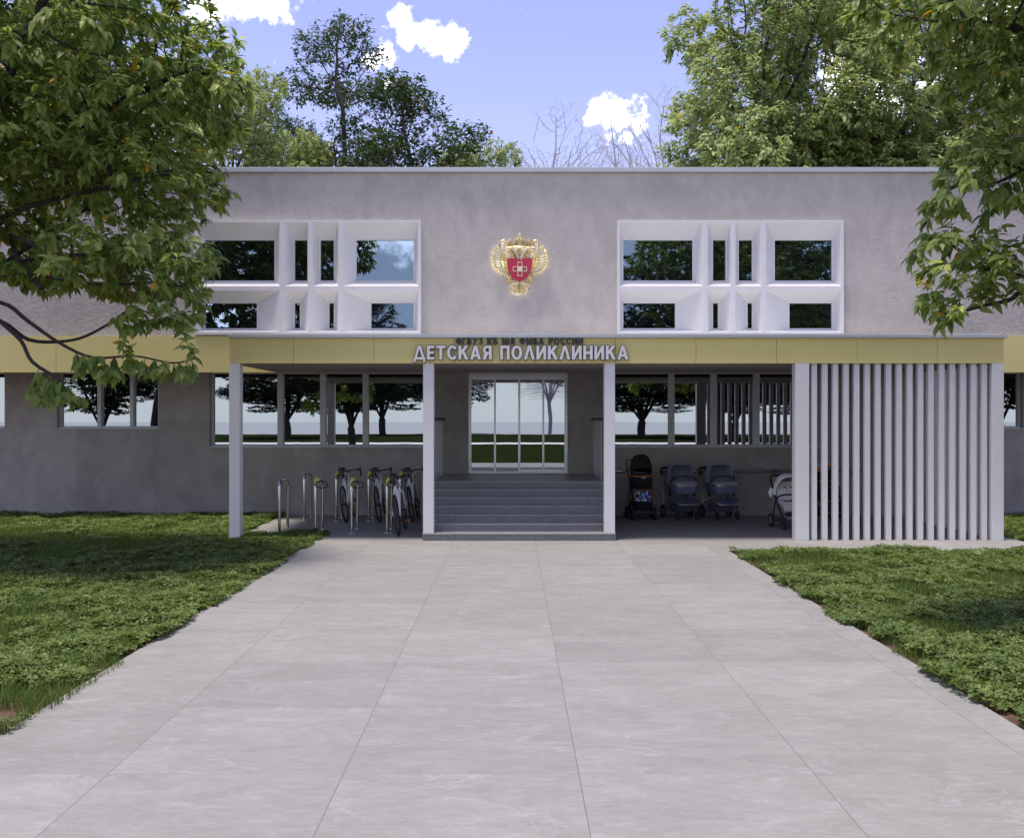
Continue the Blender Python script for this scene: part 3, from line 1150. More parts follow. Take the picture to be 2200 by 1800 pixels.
def E2(x, y):
    return ((x - 832) * q, (850 - y) * q)


def mir(pts):
    return [(1664 - x, y) for x, y in pts]


def feather(mb, p0, p1, wd, y0, th, bend=0.0):
    """lens-shaped feather with a raised shaft"""
    (x0, z0), (x1, z1) = E2(*p0), E2(*p1)
    dx, dz = x1 - x0, z1 - z0
    ln = math.hypot(dx, dz)
    nx, nz = -dz / ln, dx / ln
    prof = [(0, .35), (.3, .9), (.62, 1.0), (.85, .72), (1, .04)]
    vs = []
    for t, k in prof:
        b = bend * math.sin(PI * t)
        cx, cz = x0 + dx * t + nx * b, z0 + dz * t + nz * b
        hw = wd * q * k / 2
        vs += [(cx - nx * hw, y0, cz - nz * hw), (cx, y0 - th, cz), (cx + nx * hw, y0, cz + nz * hw),
               (cx, y0 + .012, cz)]
    fs = []
    for i in range(len(prof) - 1):
        for j in range(4):
            fs.append((i * 4 + j, i * 4 + (j + 1) % 4, (i + 1) * 4 + (j + 1) % 4, (i + 1) * 4 + j))
    fs += [(3, 2, 1, 0), (16, 17, 18, 19)]
    mb.add(vs, fs)


def strip(mb, pts, w0, w1, y0, th, n=6):
    ps = [(*E2(*p),) for p in pts]
    rs = [(w0 + (w1 - w0) * i / (len(ps) - 1)) * q for i in range(len(ps))]
    mb.tube([(x, y0, z) for x, z in ps], rs, n=n, flat=1)


tips = [(318, 452), (272, 555), (248, 645), (238, 718), (236, 788), (252, 852), (284, 908), (320, 956), (368, 1002), (430, 1034), (500, 1046), (566, 1052)]
for sgn, nm in ((0, 'wing'), (1, 'wing')):
    mb = MB()
    for i, t in enumerate(tips):
        u = i / 11
        r0 = (575 + 40 * u, 735 + 200 * u)
        p0, p1 = r0, t
        if sgn:
            p0, p1 = mir([p0])[0], mir([p1])[0]
        feather(mb, p0, p1, 74 - 10 * u, -.062 + .001 * (i % 2), .02)
    wing = obj(nm, mb, M['gold_pale'], EM)
    mb = MB()
    for i in range(12):
        a, b = tips[i], (575 + 40 * i / 11, 735 + 200 * i / 11)
        tp = (a[0] + (b[0] - a[0]) * .02, a[1] + (b[1] - a[1]) * .02)
        tb = (a[0] + (b[0] - a[0]) * .22, a[1] + (b[1] - a[1]) * .22)
        if sgn:
            tp, tb = mir([tp])[0], mir([tb])[0]
        feather(mb, tb, tp, 44, -.075, .02)
    for lay, (f0, wd) in enumerate(((.52, 46), (.74, 40))):
        for i in range(10):
            u = i / 9
            a = tips[min(11, int(round(u * 11)))]
            b = (575 + 40 * u, 735 + 200 * u)
            tp = (b[0] + (a[0] - b[0]) * (1 - f0), b[1] + (a[1] - b[1]) * (1 - f0))
            if sgn:
                tp, b = mir([tp])[0], mir([b])[0]
            feather(mb, b, tp, wd, -.082 - .012 * lay, .018)
    obj('covert_feathers', mb, M['gold'], wing)

body = MB()
bx_, bz_ = E2(832, 880)
body.ell((bx_, -.06, bz_), 190 * q, .045, 240 * q, 18, 8)
for m_ in (0, 1):
    T = mir if m_ else (lambda p: p)
    # neck and head
    neck = T([(800, 770), (770, 690), (730, 620), (680, 560), (640, 535)])
    body.tube([(E2(*p)[0], -.075, E2(*p)[1]) for p in neck], [62 * q, 58 * q, 52 * q, 44 * q, 40 * q], n=8)
    hx, hz = E2(*T([(625, 540)])[0])
    body.ell((hx, -.08, hz), 52 * q, .035, 36 * q, 10, 6)
    beak = T([(600, 535), (545, 560), (520, 590), (505, 625)])
    body.tube([(E2(*p)[0], -.085, E2(*p)[1]) for p in beak], [24 * q, 18 * q, 12 * q, 3 * q], n=6)
    beak = T([(600, 560), (560, 600), (540, 615)])
    body.tube([(E2(*p)[0], -.08, E2(*p)[1]) for p in beak], [16 * q, 10 * q, 3 * q], n=6)
    for a, b in (((700, 600), (640, 640)), ((735, 640), (680, 690)), ((760, 690), (720, 730)), ((770, 600), (800, 560)), ((790, 650), (830, 640)), ((650, 580), (600, 640))):
        feather(body, T([a])[0], T([b])[0], 34, -.08, .02)
    # legs with claws
    lx, lz = E2(*T([(605, 1130)])[0])
    body.ell((lx, -.06, lz), 62 * q, .04, 52 * q, 10, 6)
    for a, b in (((590, 1150), (530, 1210)), ((605, 1160), (585, 1235)), ((625, 1160), (650, 1225)), ((650, 1100), (690, 1165)), ((640, 1120), (660, 1070)), ((570, 1120), (545, 1160))):
        feather(body, T([a])[0], T([b])[0], 34, -.085, .02)
    # tail plumes
    for pts, w0, w1 in (([(810, 1215), (780, 1300), (765, 1390), (755, 1450)], 26, 16), ([(795, 1215), (730, 1290), (715, 1370), (735, 1440)], 24, 12),
                        ([(785, 1215), (700, 1260), (650, 1310), (640, 1390), (690, 1425)], 24, 10), ([(700, 1255), (640, 1280), (615, 1315), (650, 1350)], 18, 7),
                        ([(640, 1340), (622, 1390), (650, 1420)], 16, 6), ([(700, 1250), (690, 1235), (670, 1240)], 12, 5)):
        p_ = T(pts)
        body.tube([(E2(*p)[0], -.06, E2(*p)[1]) for p in p_], [(w0 + (w1 - w0) * i / (len(p_) - 1)) * q for i in range(len(p_))], n=6)
body.tube([(E2(832, y)[0], -.065, E2(832, y)[1]) for y in (1210, 1300, 1400, 1450, 1490)], [20 * q, 30 * q, 34 * q, 28 * q, 4 * q], n=8)
obj('eagle_body', body, M['gold'], EM, smooth=True)


def crown(cx, cy, s):
    mb = MB()
    x, z = E2(cx, cy)
    s *= q
    for a in (-.62, -.22, .22, .62):
        mb.tube([(x + math.sin(a) * s * .55 * k, -.07 - .01 * j, z - s * .55 + s * 1.1 * h_) for j, (k, h_) in enumerate(((1.1, 0), (1.75, .35), (1.5, .75), (.5, 1.0)))],
                [s * .17, s * .2, s * .17, s * .08], n=6)
    mb.tube([(x - s * .62, -.085, z - s * .52), (x - s * .3, -.1, z - s * .6), (x + s * .3, -.1, z - s * .6), (x + s * .62, -.085, z - s * .52)], s * .14, n=6)
    mb.ell((x, -.07, z + s * .05), s * .5, .02, s * .55, 10, 6)
    mb.ell((x, -.08, z + s * .72), s * .14, .015, s * .14, 8, 5)
    mb.box(x - s * .055, x + s * .055, -.085, -.07, z + s * .8, z + s * 1.25)
    mb.box(x - s * .2, x + s * .2, -.084, -.071, z + s * .98, z + s * 1.1)
    return mb


obj('crown', crown(832, 400, 170), M['gold'], EM, smooth=True)
obj('crown', crown(640, 445, 105), M['gold'], EM, smooth=True)
obj('crown', crown(1024, 445, 105), M['gold'], EM, smooth=True)
rb = MB()
for T in (lambda p: p, mir):
    for pts, w0, w1 in (([(832, 462), (770, 480), (690, 500), (600, 505), (535, 500), (512, 470), (530, 430), (562, 390), (545, 362), (490, 352), (435, 385), (415, 430), (425, 475), (440, 540)], 15, 15),
                        ([(425, 470), (410, 500), (425, 525)], 12, 6)):
        p_ = T(pts)
        rb.tube([(E2(*p)[0], -.09, E2(*p)[1]) for p in p_], [(w0 + (w1 - w0) * i / (len(p_) - 1)) * q for i in range(len(p_))], n=6)
obj('ribbon', rb, M['gold'], EM, smooth=True)
left = [(578, 735), (578, 860), (592, 950), (625, 1040), (680, 1120), (755, 1180)]
out_ = left + [(832, 1208)] + mir(left)[::-1] + [(832, 728)]
sh = MB().prism([E2(*p) for p in out_][::-1], -.125, -.06)
shield = obj('shield', sh, M['red'], EM, bevel=.004)
cr = MB()
cxr, cyr = 838, 955
for a0, a1, b0, b1 in ((788, 888, 810, 824), (788, 888, 1090, 1104), (788, 801, 825, 908), (875, 888, 825, 908), (788, 801, 1006, 1089), (875, 888, 1006, 1089),
                       (694, 708, 908, 1006), (970, 984, 908, 1006), (709, 801, 908, 921), (875, 969, 908, 921), (709, 801, 993, 1006), (875, 969, 993, 1006)):
    (xa, za), (xb, zb) = E2(a0, b1), E2(a1, b0)
    cr.box(xa, xb, -.136, -.122, za, zb)
cr.prism([(E2(cxr, cyr)[0] + 57 * q * math.cos(a), E2(cxr, cyr)[1] + 57 * q * math.sin(a)) for a in [2 * PI * i / 28 for i in range(28)]], -.138, -.121)
obj('shield_cross', cr, M['gold_pale'], shield)
# lamp strips behind the emblem that light the wall round it
hl = MB()
for T in (lambda p: p, mir):
    for pts in ([(345, 500), (300, 590), (272, 690), (268, 790), (300, 880), (370, 965), (470, 1015), (560, 1025)], [(455, 372), (545, 380), (540, 480), (640, 500), (800, 480)],
                [(600, 1080), (580, 1170), (640, 1180)], [(800, 1230), (720, 1290), (650, 1340), (690, 1410), (780, 1440), (832, 1465)], [(780, 340), (760, 420)], [(800, 720), (740, 640), (650, 560), (560, 590)],
                [(430, 400), (428, 490)], [(400, 540), (560, 720)]):
        p_ = [(832 + (x_ - 832) * .975, 850 + (y_ - 850) * .975) for x_, y_ in T(pts)]
        hl.tube([(E2(*p)[0], -.040, E2(*p)[1]) for p in p_], .006, n=5)
hl.tube([(E2(832, y)[0], -.026, E2(832, y)[1]) for y in (260, 330, 420)], .006, n=5)
obj('backlight', hl, M['halo'], EM)
for c in EM.children:
    c.location.y += -.002

# ------------------------------------------------------------------ cycle stands, locks, bicycles
def rack_proto():
    r = empty('bicycle_stand', (0, 0, 0), '', 'bicycle stand', 'steel hoop stands under the canopy')
    h = MB()
    rad, top, dp = .024, .885, .63
    pts = [(0, 0, .006), (0, 0, .3), (0, 0, top - .14)]
    for i in range(1, 7):
        a = PI / 2 * i / 6
        pts.append((0, .1 - .1 * math.cos(a), top - .14 + .116 * math.sin(a)))
    for i in range(0, 7):
        a = PI / 2 * i / 6
        pts.append((0, dp - .1 + .1 * math.sin(a), top - .024 - .116 + .116 * math.cos(a)))
    pts += [(0, dp, .3), (0, dp, .006)]
    h.tube(pts, rad, n=14)
    obj('hoop', h, M['steel'], r, smooth=True)
    for y in (0, dp):
        b = MB()
        b.lathe([(.03, 0), (.075, 0), (.075, .006), (.03, .008)], 'z', 20, (0, y, .0005))
        for a in (0, PI / 2, PI, 1.5 * PI):
            b.lathe([(.001, .007), (.009, .007), (.009, .016), (.001, .016)], 'z', 8, (.055 * math.cos(a + .78), y + .055 * math.sin(a + .78), 0))
        obj('base_plate', b, M['steel'], r, smooth=True)
    return r


rp = rack_proto()
rx = [-3.87, -3.272, -2.67, -2.08]
front_l = ['empty steel hoop nearest the corner post, no lock on it, beside the clover', 'steel hoop with a lock and no bicycle, in front row beside the empty one',
           'steel hoop with a lock, between the bare locked hoop and the front bicycle', 'steel hoop carrying the bicycle that stands closest to the entrance steps front']
rear_l = ['empty steel hoop by the wall, no lock on it', 'steel hoop by the wall with the first bicycle beside the empty hoops', 'steel hoop by the wall with the middle one of its three bicycles',
          'steel hoop by the wall with the bicycle beside the entrance steps']
k = 0
for y, labs in ((17.04, front_l), (19.08, rear_l)):
    for x, lab in zip(rx, labs):
        if k == 0:
            rp.location = (x, y, 0)
            rp['label'] = lab
        else:
            dup(rp, (x, y, 0), lab)
        k += 1


def lock_proto():
    r = empty('bicycle_lock', (0, 0, 0), '', 'bicycle lock', 'yellow-green cable locks on the stands')
    b = MB()
    b.tube([(.02, -.02, .07), (.012, -.03, .03), (0, -.035, 0), (-.01, -.035, -.05)], [.022, .03, .026, .014], n=10)
    b.tube([(-.028, 0, -.055), (.0, -.03, -.06), (.028, 0, -.055)], .012, n=8)
    obj('lock_body', b, M['lime'], r, smooth=True)
    c = MB()
    pts = []
    for i in range(22):
        a = 2 * PI * i / 21 * .93 + .5
        pts.append((.085 + .085 * -math.cos(a), .05 + .14 * -math.cos(a), -.035 - .035 * (1 - math.cos(a)) * .5 + .055 * math.sin(a)))
    c.tube(pts, .0075, n=7)
    obj('cable', c, M['rubber'], r, smooth=True)
    return r


lp = lock_proto()
lk = [(-3.272, 17.04, 'yellow-green lock with black cable loop on the bare hoop beside the empty corner hoop'), (-2.67, 17.04, 'yellow-green lock with black cable loop on the front hoop in the middle'),
      (-2.08, 17.04, 'yellow-green lock on the front hoop, beside the handlebar of the front bicycle'), (-3.272, 19.08, 'yellow-green lock on the wall-side hoop with the first bicycle'),
      (-2.67, 19.08, 'yellow-green lock on the wall-side hoop with the middle bicycle'), (-2.08, 19.08, 'yellow-green lock on the wall-side hoop beside the steps')]
for i, (x, y, lab) in enumerate(lk):
    if i == 0:
        lp.location = (x + .012, y - .03, .86)
        lp['label'] = lab
    else:
        dup(lp, (x + .012, y - .03, .86), lab)


def bike_proto():
    """rear wheel contact at the origin, pointing +Y"""
    r = empty('bicycle', (0, 0, 0), '', 'bicycle', 'white bicycles locked to the stands')
    R, WB = .338, 1.02

    def wheel(name, y):
        t = MB()
        t.lathe([(R - .026, -.011), (R - .006, -.013), (R, 0), (R - .006, .013), (R - .026, .011)], 'x', 40, (0, y, R))
        tw = obj(name, t, M['rubber'], r, smooth=True)
        m = MB()
        m.lathe([(R - .045, -.010), (R - .025, -.0105), (R - .025, .0105), (R - .045, .010)], 'x', 40, (0, y, R))
        obj('rim', m, M['blackp'], tw, smooth=True)
        s = MB()
        s.lathe([(.006, -.05), (.02, -.05), (.024, 0), (.02, .05), (.006, .05)], 'x', 12, (0, y, R))
        for i in range(20):
            a = 2 * PI * i / 20
            a2 = a + (.35 if i % 2 else -.35)
            s.tube([((.03 if i % 4 < 2 else -.03), y + .02 * math.cos(a2), R + .02 * math.sin(a2)), (0, y + (R - .04) * math.cos(a), R + (R - .04) * math.sin(a))], .0016, n=3, caps=False)
        obj('spokes', s, M['dark'], tw)
        return tw

    wheel('rear_wheel', 0)
    wheel('front_wheel', WB)
    BBk, ST_, HT, HB = (0, .42, .275), (0, .27, .80), (0, .80, .84), (0, .83, .70)
    f = MB()
    f.tube([BBk, ST_], .017, 10)
    f.tube([(0, .285, .765), HT], .0165, 10)
    f.tube([BBk, HB], .021, 10)
    f.tube([(HT[0], HT[1] - .005, HT[2] + .03), (HB[0], HB[1] + .008, HB[2] - .02)], .021, 10)
    for s in (-1, 1):
        f.tube([(s * .014, .28, .76), (s * .05, .12, .53), (s * .058, 0, R)], [.011, .011, .009], 8)
        f.tube([(s * .02, .40, .285), (s * .05, .22, .30), (s * .058, 0, R)], [.012, .012, .01], 8)
    obj('frame', f, M['bikewhite'], r, smooth=True)
    f = MB()
    for s in (-1, 1):
        f.tube([(s * .018, .84, .695), (s * .045, .87, .655), (s * .05, .93, .52), (s * .052, 1.0, .37), (s * .052, WB, R)], [.015, .017, .015, .012, .009], 8)
    f.tube([(-.03, .845, .69), (.03, .845, .69)], .02, 8)
    obj('fork', f, M['bikewhite'], r, smooth=True)
    f = MB()
    f.tube([(0, .268, .80), (0, .235, .955)], .0145, 8)
    obj('seat_post', f, M['blackp'], r, smooth=True)
    s = MB()
    prof = [(.10, .012, .0), (.13, .055, .012), (.17, .072, .018), (.22, .066, .016), (.27, .04, .012), (.33, .024, .008), (.37, .016, .0)]
    rows = []
    for y, hw, z in prof:
        rows.append([(-hw, y, .975 + z - .03), (-hw * .8, y, .985 + z), (0, y, .992 + z), (hw * .8, y, .985 + z), (hw, y, .975 + z - .03)])
    vs = [p for a in rows for p in a]
    fs = [(i * 5 + j, i * 5 + j + 1, i * 5 + 5 + j + 1, i * 5 + 5 + j) for i in range(len(rows) - 1) for j in range(4)]
    fs += [(i * 5 + 4, i * 5, i * 5 + 5, i * 5 + 9) for i in range(len(rows) - 1)]
    fs += [(0, 1, 2, 3, 4), tuple((len(rows) - 1) * 5 + j for j in (4, 3, 2, 1, 0))]
    s.add(vs, fs)
    s.box(-.03, .03, .085, .115, .93, .965)
    obj('saddle', s, M['blackp'], r, smooth=True)
    h = MB()
    h.tube([(0, .79, .87), (0, .785, .90), (0, .87, .915)], [.017, .018, .017], 8)
    for s in (-1, 1):
        h.tube([(0, .87, .915), (s * .14, .872, .918), (s * .185, .885, .918), (s * .205, .93, .915), (s * .21, .965, .89), (s * .212, .96, .83), (s * .213, .92, .795), (s * .214, .86, .79)],
               [.014, .014, .0155, .016, .016, .016, .016, .015], 9)
        h.tube([(s * .207, .955, .91), (s * .208, .985, .935), (s * .208, .99, .96)], [.014, .016, .008], 7)
        h.tube([(s * .208, .98, .92), (s * .208, .985, .85), (s * .206, .965, .80)], [.006, .006, .004], 5)
        h.tube([(s * .2, .94, .91), (s * .12, .99, .84), (s * .03, .90, .78)], .004, 5)
    obj('handlebar', h, M['blackp'], r, smooth=True)
    c = MB()
    c.lathe([(.04, .035), (.092, .035), (.095, .039), (.092, .043), (.04, .043)], 'x', 28, (0, .42, .275))
    for s in (-1, 1):
        a = 2.6 if s < 0 else 2.6 + PI
        e = (s * .072, .42 + .168 * math.cos(a), .275 + .168 * math.sin(a))
        c.tube([(s * .06, .42, .275), e], [.014, .011], 8)
    c.tube([(.039, .33, .28), (.039, .02, R + .03)], .005, 5)
    c.tube([(.039, .34, .21), (.039, .06, R - .10), (.039, .0, R - .035)], .005, 5)
    c.lathe([(.015, .028), (.045, .03), (.05, .036), (.015, .045)], 'x', 18, (0, 0, R))
    cr_ = obj('crankset', c, M['dark'], r, smooth=True)
    for s in (-1, 1):
        a = 2.6 if s < 0 else 2.6 + PI
        e = (s * .115, .42 + .168 * math.cos(a), .275 + .168 * math.sin(a))
        p = MB()
        p.box(e[0] - .045, e[0] + .045, e[1] - .03, e[1] + .03, e[2] - .013, e[2] - .001, 0)
        p.box(e[0] - .045, e[0] + .045, e[1] - .036, e[1] - .0305, e[2] - .009, e[2] + .006, 1)
        p.box(e[0] - .045, e[0] + .045, e[1] + .0305, e[1] + .036, e[2] - .009, e[2] + .006, 1)
        obj('pedal', p, [M['blackp'], M['orange']], r)
    return r


bp_ = bike_proto()
bl = [(-3.03, 18.78, 'white drop-bar bicycle by the wall, beside the hoops that hold none'), (-2.42, 18.78, 'white drop-bar bicycle by the wall, the middle one of three there'),
      (-1.82, 18.78, 'white drop-bar bicycle by the wall, close to the entrance steps'), (-1.83, 16.63, 'white drop-bar bicycle standing alone in front of the other three')]
for i, (x, y, lab) in enumerate(bl):
    rot = (0, math.radians(-7.5), math.radians(-.8 + .7 * (i % 2)))
    if i == 0:
        bp_.location = (x, y, .004)
        bp_.rotation_euler = rot
        bp_['label'] = lab
    else:
        dup(bp_, (x, y, .004), lab, rot=rot)

# ------------------------------------------------------------------ wall rail behind the prams
WR = empty('wall_rail', (4.3, YW, .878), 'thin polished steel rail fixed along the wall behind the prams', 'rail')
t = MB().tube([(-2.55, -.09, 0), (2.60, -.09, 0)], .022, n=12)
obj('tube', t, M['steel'], WR, smooth=True)
for x in (-2.45, -.8, .9, 2.5):
    b = MB()
    b.lathe([(.002, -.001), (.045, -.001), (.045, -.012), (.002, -.014)], 'y', 18, (x, 0, 0))
    b.tube([(x, -.01, 0), (x, -.075, -.02)], .009, n=8)
    obj('bracket', b, M['steel'], WR, smooth=True)

# ------------------------------------------------------------------ prams and pushchairs (front looks towards -Y)
def wheel_at(name, parent, c, r, wd, tyre='rubber', hub='alu', spokes=5):
    t = MB()
    t.lathe([(r * .74, -wd * .38), (r * .93, -wd * .5), (r, -wd * .2), (r, wd * .2), (r * .93, wd * .5), (r * .74, wd * .38)], 'x', 28, c)
    o = obj(name, t, M[tyre], parent, smooth=True)
    h = MB()
    h.lathe([(.004, -wd * .42), (r * .25, -wd * .42), (r * .25, wd * .42), (.004, wd * .42)], 'x', 16, c)
    h.lathe([(r * .64, -wd * .3), (r * .75, -wd * .3), (r * .75, wd * .3), (r * .64, wd * .3)], 'x', 28, c)
    for i in range(spokes):
        a = 2 * PI * i / spokes + .3
        h.tube([(c[0], c[1] + r * .2 * math.cos(a), c[2] + r * .2 * math.sin(a)), (c[0], c[1] + r * .68 * math.cos(a), c[2] + r * .68 * math.sin(a))], r * .075, n=6)
    obj('hub', h, M[hub], o, smooth=True)
    return o


def sgnpow(v, p):
    return math.copysign(abs(v) ** p, v)


def hood_mb(hw, rho, py, pz, t0, t1, ex=.5, thick=.012, rise=1.0, nu=20, nv=12):
    """folding hood: rounded sheet swept about a pivot axis; t0 front edge angle, t1 back edge angle"""
    m = MB()

    def fn(off):
        def g_(u, v):
            ph = PI * u
            th = math.radians(t0 + (t1 - t0) * v)
            x = -(hw - off) * sgnpow(math.cos(ph), ex)
            rr = (rho - off) * abs(math.sin(ph)) ** ex
            return (x, py - rr * math.cos(th), pz + rr * math.sin(th) * rise)
        return g_
    m.grid(fn(0), nu, nv)
    m.grid(fn(thick), nu, nv)
    w_ = nv + 1
    o2 = (nu + 1) * w_
    for j in (0, nv):
        m.add([], [])
        m.f += [(i * w_ + j, (i + 1) * w_ + j, o2 + (i + 1) * w_ + j, o2 + i * w_ + j) for i in range(nu)]
        m.m += [0] * nu
    edge = [fn(0)(i / nu, 0) for i in range(nu + 1)]
    return m, edge


def loft(m, rings, mi=0, cap=True):
    n = len(rings[0])
    vs = [p for r in rings for p in r]
    fs = [(i * n + j, i * n + (j + 1) % n, (i + 1) * n + (j + 1) % n, (i + 1) * n + j) for i in range(len(rings) - 1) for j in range(n)]
    if cap:
        fs += [tuple(range(n - 1, -1, -1)), tuple((len(rings) - 1) * n + j for j in range(n))]
    m.add(vs, fs, mi)


def rrect(hx, y0, y1, z, n=28, ex=.45, tilt=0.0):
    cy, hy = (y0 + y1) / 2, (y1 - y0) / 2
    return [(hx * sgnpow(math.cos(2 * PI * i / n), ex), cy + hy * sgnpow(math.sin(2 * PI * i / n), ex),
             z + tilt * hy * sgnpow(math.sin(2 * PI * i / n), ex)) for i in range(n)]


def grey_pram():
    r = empty('pram', (0, 0, 0), '', 'pram', 'slate grey prams by the wall')
    for s in (-1, 1):
        wheel_at('wheel', r, (s * .275, .33, .123), .123, .05, 'rubber', 'bronze')
        wheel_at('wheel', r, (s * .193, -.31, .066), .066, .044, 'rubber', 'bronze', 4)
    c = MB()
    for s in (-1, 1):
        c.tube([(s * .25, .33, .125), (s * .25, .40, .5), (s * .245, .51, .82)], .014, 10)
        c.tube([(s * .25, .36, .26), (s * .225, -.05, .36), (s * .215, -.25, .30)], .013, 10)
    c.tube([(-.27, .33, .123), (.27, .33, .123)], .011, 8)
    obj('chassis', c, M['bronze'], r, smooth=True)
    for s in (-1, 1):
        c = MB()
        c.tube([(s * .2, -.25, .31), (s * .196, -.275, .18), (s * .194, -.285, .12)], [.018, .022, .02], 10)
        c.box(s * .193 - .03, s * .193 - .0235, -.33, -.26, .05, .15)
        c.box(s * .193 + .0235, s * .193 + .03, -.33, -.26, .05, .15)
        obj('front_fork', c, M['blackp'], r, smooth=True)
        c = MB()
        c.ell((s * .245, .02, .47), .03, .045, .05, 10, 6)
        c.tube([(s * .24, .02, .47), (s * .235, .0, .60)], .018, 8)
        obj('cot_bracket', c, M['blackp'], r, smooth=True)
    h = MB()
    h.tube([(-.245, .50, .80), (-.245, .56, .90), (-.22, .585, .945), (0, .59, .955), (.22, .585, .945), (.245, .56, .90), (.245, .50, .80)], .021, 10)
    obj('handle', h, M['blackp'], r, smooth=True)
    b = MB()
    loft(b, [rrect(.20, -.26, .30, .485), rrect(.222, -.29, .33, .53), rrect(.235, -.305, .345, .60), rrect(.238, -.31, .35, .632)])
    obj('carrycot', b, M['slate'], r, smooth=True)
    b = MB()
    loft(b, [rrect(.243, -.315, .355, .634), rrect(.243, -.315, .355, .660)])
    obj('cot_rim', b, M['bronze'], r, smooth=True)
    b = MB()
    loft(b, [rrect(.237, -.31, .12, .661), rrect(.232, -.30, .12, .69), rrect(.21, -.27, .11, .712), rrect(.15, -.2, .09, .722)])
    for i in range(9):
        x = -.17 + i * .042
        b.ell((x, -.14 + .03 * math.sin(i * 2.1), .716), .04, .06, .016, 8, 5)
    obj('apron', b, M['slate_light'], r, smooth=True)
    hm, edge = hood_mb(.228, .36, .10, .69, 74, 195, .30)
    ho = obj('hood', hm, M['slate_light'], r, smooth=True)
    hb, _ = hood_mb(.21, .335, .10, .69, 84, 195, .30, .004)
    obj('hood_lining', hb, M['slate_light'], ho, smooth=True)
    e = MB()
    e.tube(edge, .009, 6)
    obj('hood_hem', e, M['slate_light'], ho, smooth=True)
    b = MB()
    b.tube([(-.23, -.02, .66), (-.228, -.07, .74), (-.19, -.14, .795), (-.1, -.18, .815), (.1, -.18, .815), (.19, -.14, .795), (.228, -.07, .74), (.23, -.02, .66)], .015, 10)
    obj('bumper_bar', b, M['blackp'], r, smooth=True)
    f = MB()
    n = 20
    top = [(.245 * sgnpow(math.cos(PI * i / n), .6), -.14 - .27 * math.sin(PI * i / n) ** .75, .405 - .1 * math.sin(PI * i / n) ** .75) for i in range(n + 1)]
    vs = top + [(x, y, z - .03) for x, y, z in top]
    k_ = n + 1
    f.add(vs, [tuple(range(k_)), tuple(range(2 * k_ - 1, k_ - 1, -1))] + [(i, (i + 1) % k_, k_ + (i + 1) % k_, k_ + i) for i in range(k_)])
    fo = obj('footrest', f, M['navy'], r)
    e = MB()
    e.tube([(x * 1.02, y - .004, z - .013) for x, y, z in top], .015, 8)
    obj('footrest_rim', e, M['bronze'], fo, smooth=True)
    s_ = MB().box(.008, .035, -.262, -.252, .36, .50)
    obj('strap', s_, M['blackp'], r)
    b = MB()
    loft(b, [rrect(.17, -.16, .30, .15), rrect(.20, -.2, .34, .20), rrect(.205, -.21, .35, .27)])
    obj('basket', b, M['navy'], r, smooth=True)
    b = MB()
    for s in (-1, 1):
        b.lathe([(.002, s * .262), (.017, s * .262), (.017, s * .272), (.002, s * .274)], 'x', 14, (0, .42, .48))
        b.lathe([(.002, s * .255), (.012, s * .255), (.012, s * .264), (.002, s * .266)], 'x', 14, (0, .40, .545))
    obj('fold_button', b, mat('turquoise_button', (.08, .38, .48), .4), r)
    return r


gp = grey_pram()
gp.location = (3.25, 19.56, 0)
gp.rotation_euler = (0, 0, .15)
gp['label'] = 'slate grey pram by the wall rail, beside the tall black pram'
dup(gp, (4.005, 19.56, 0), 'slate grey pram by the wall rail, beside bare wall and nearer the cream pushchair', rz=.15)


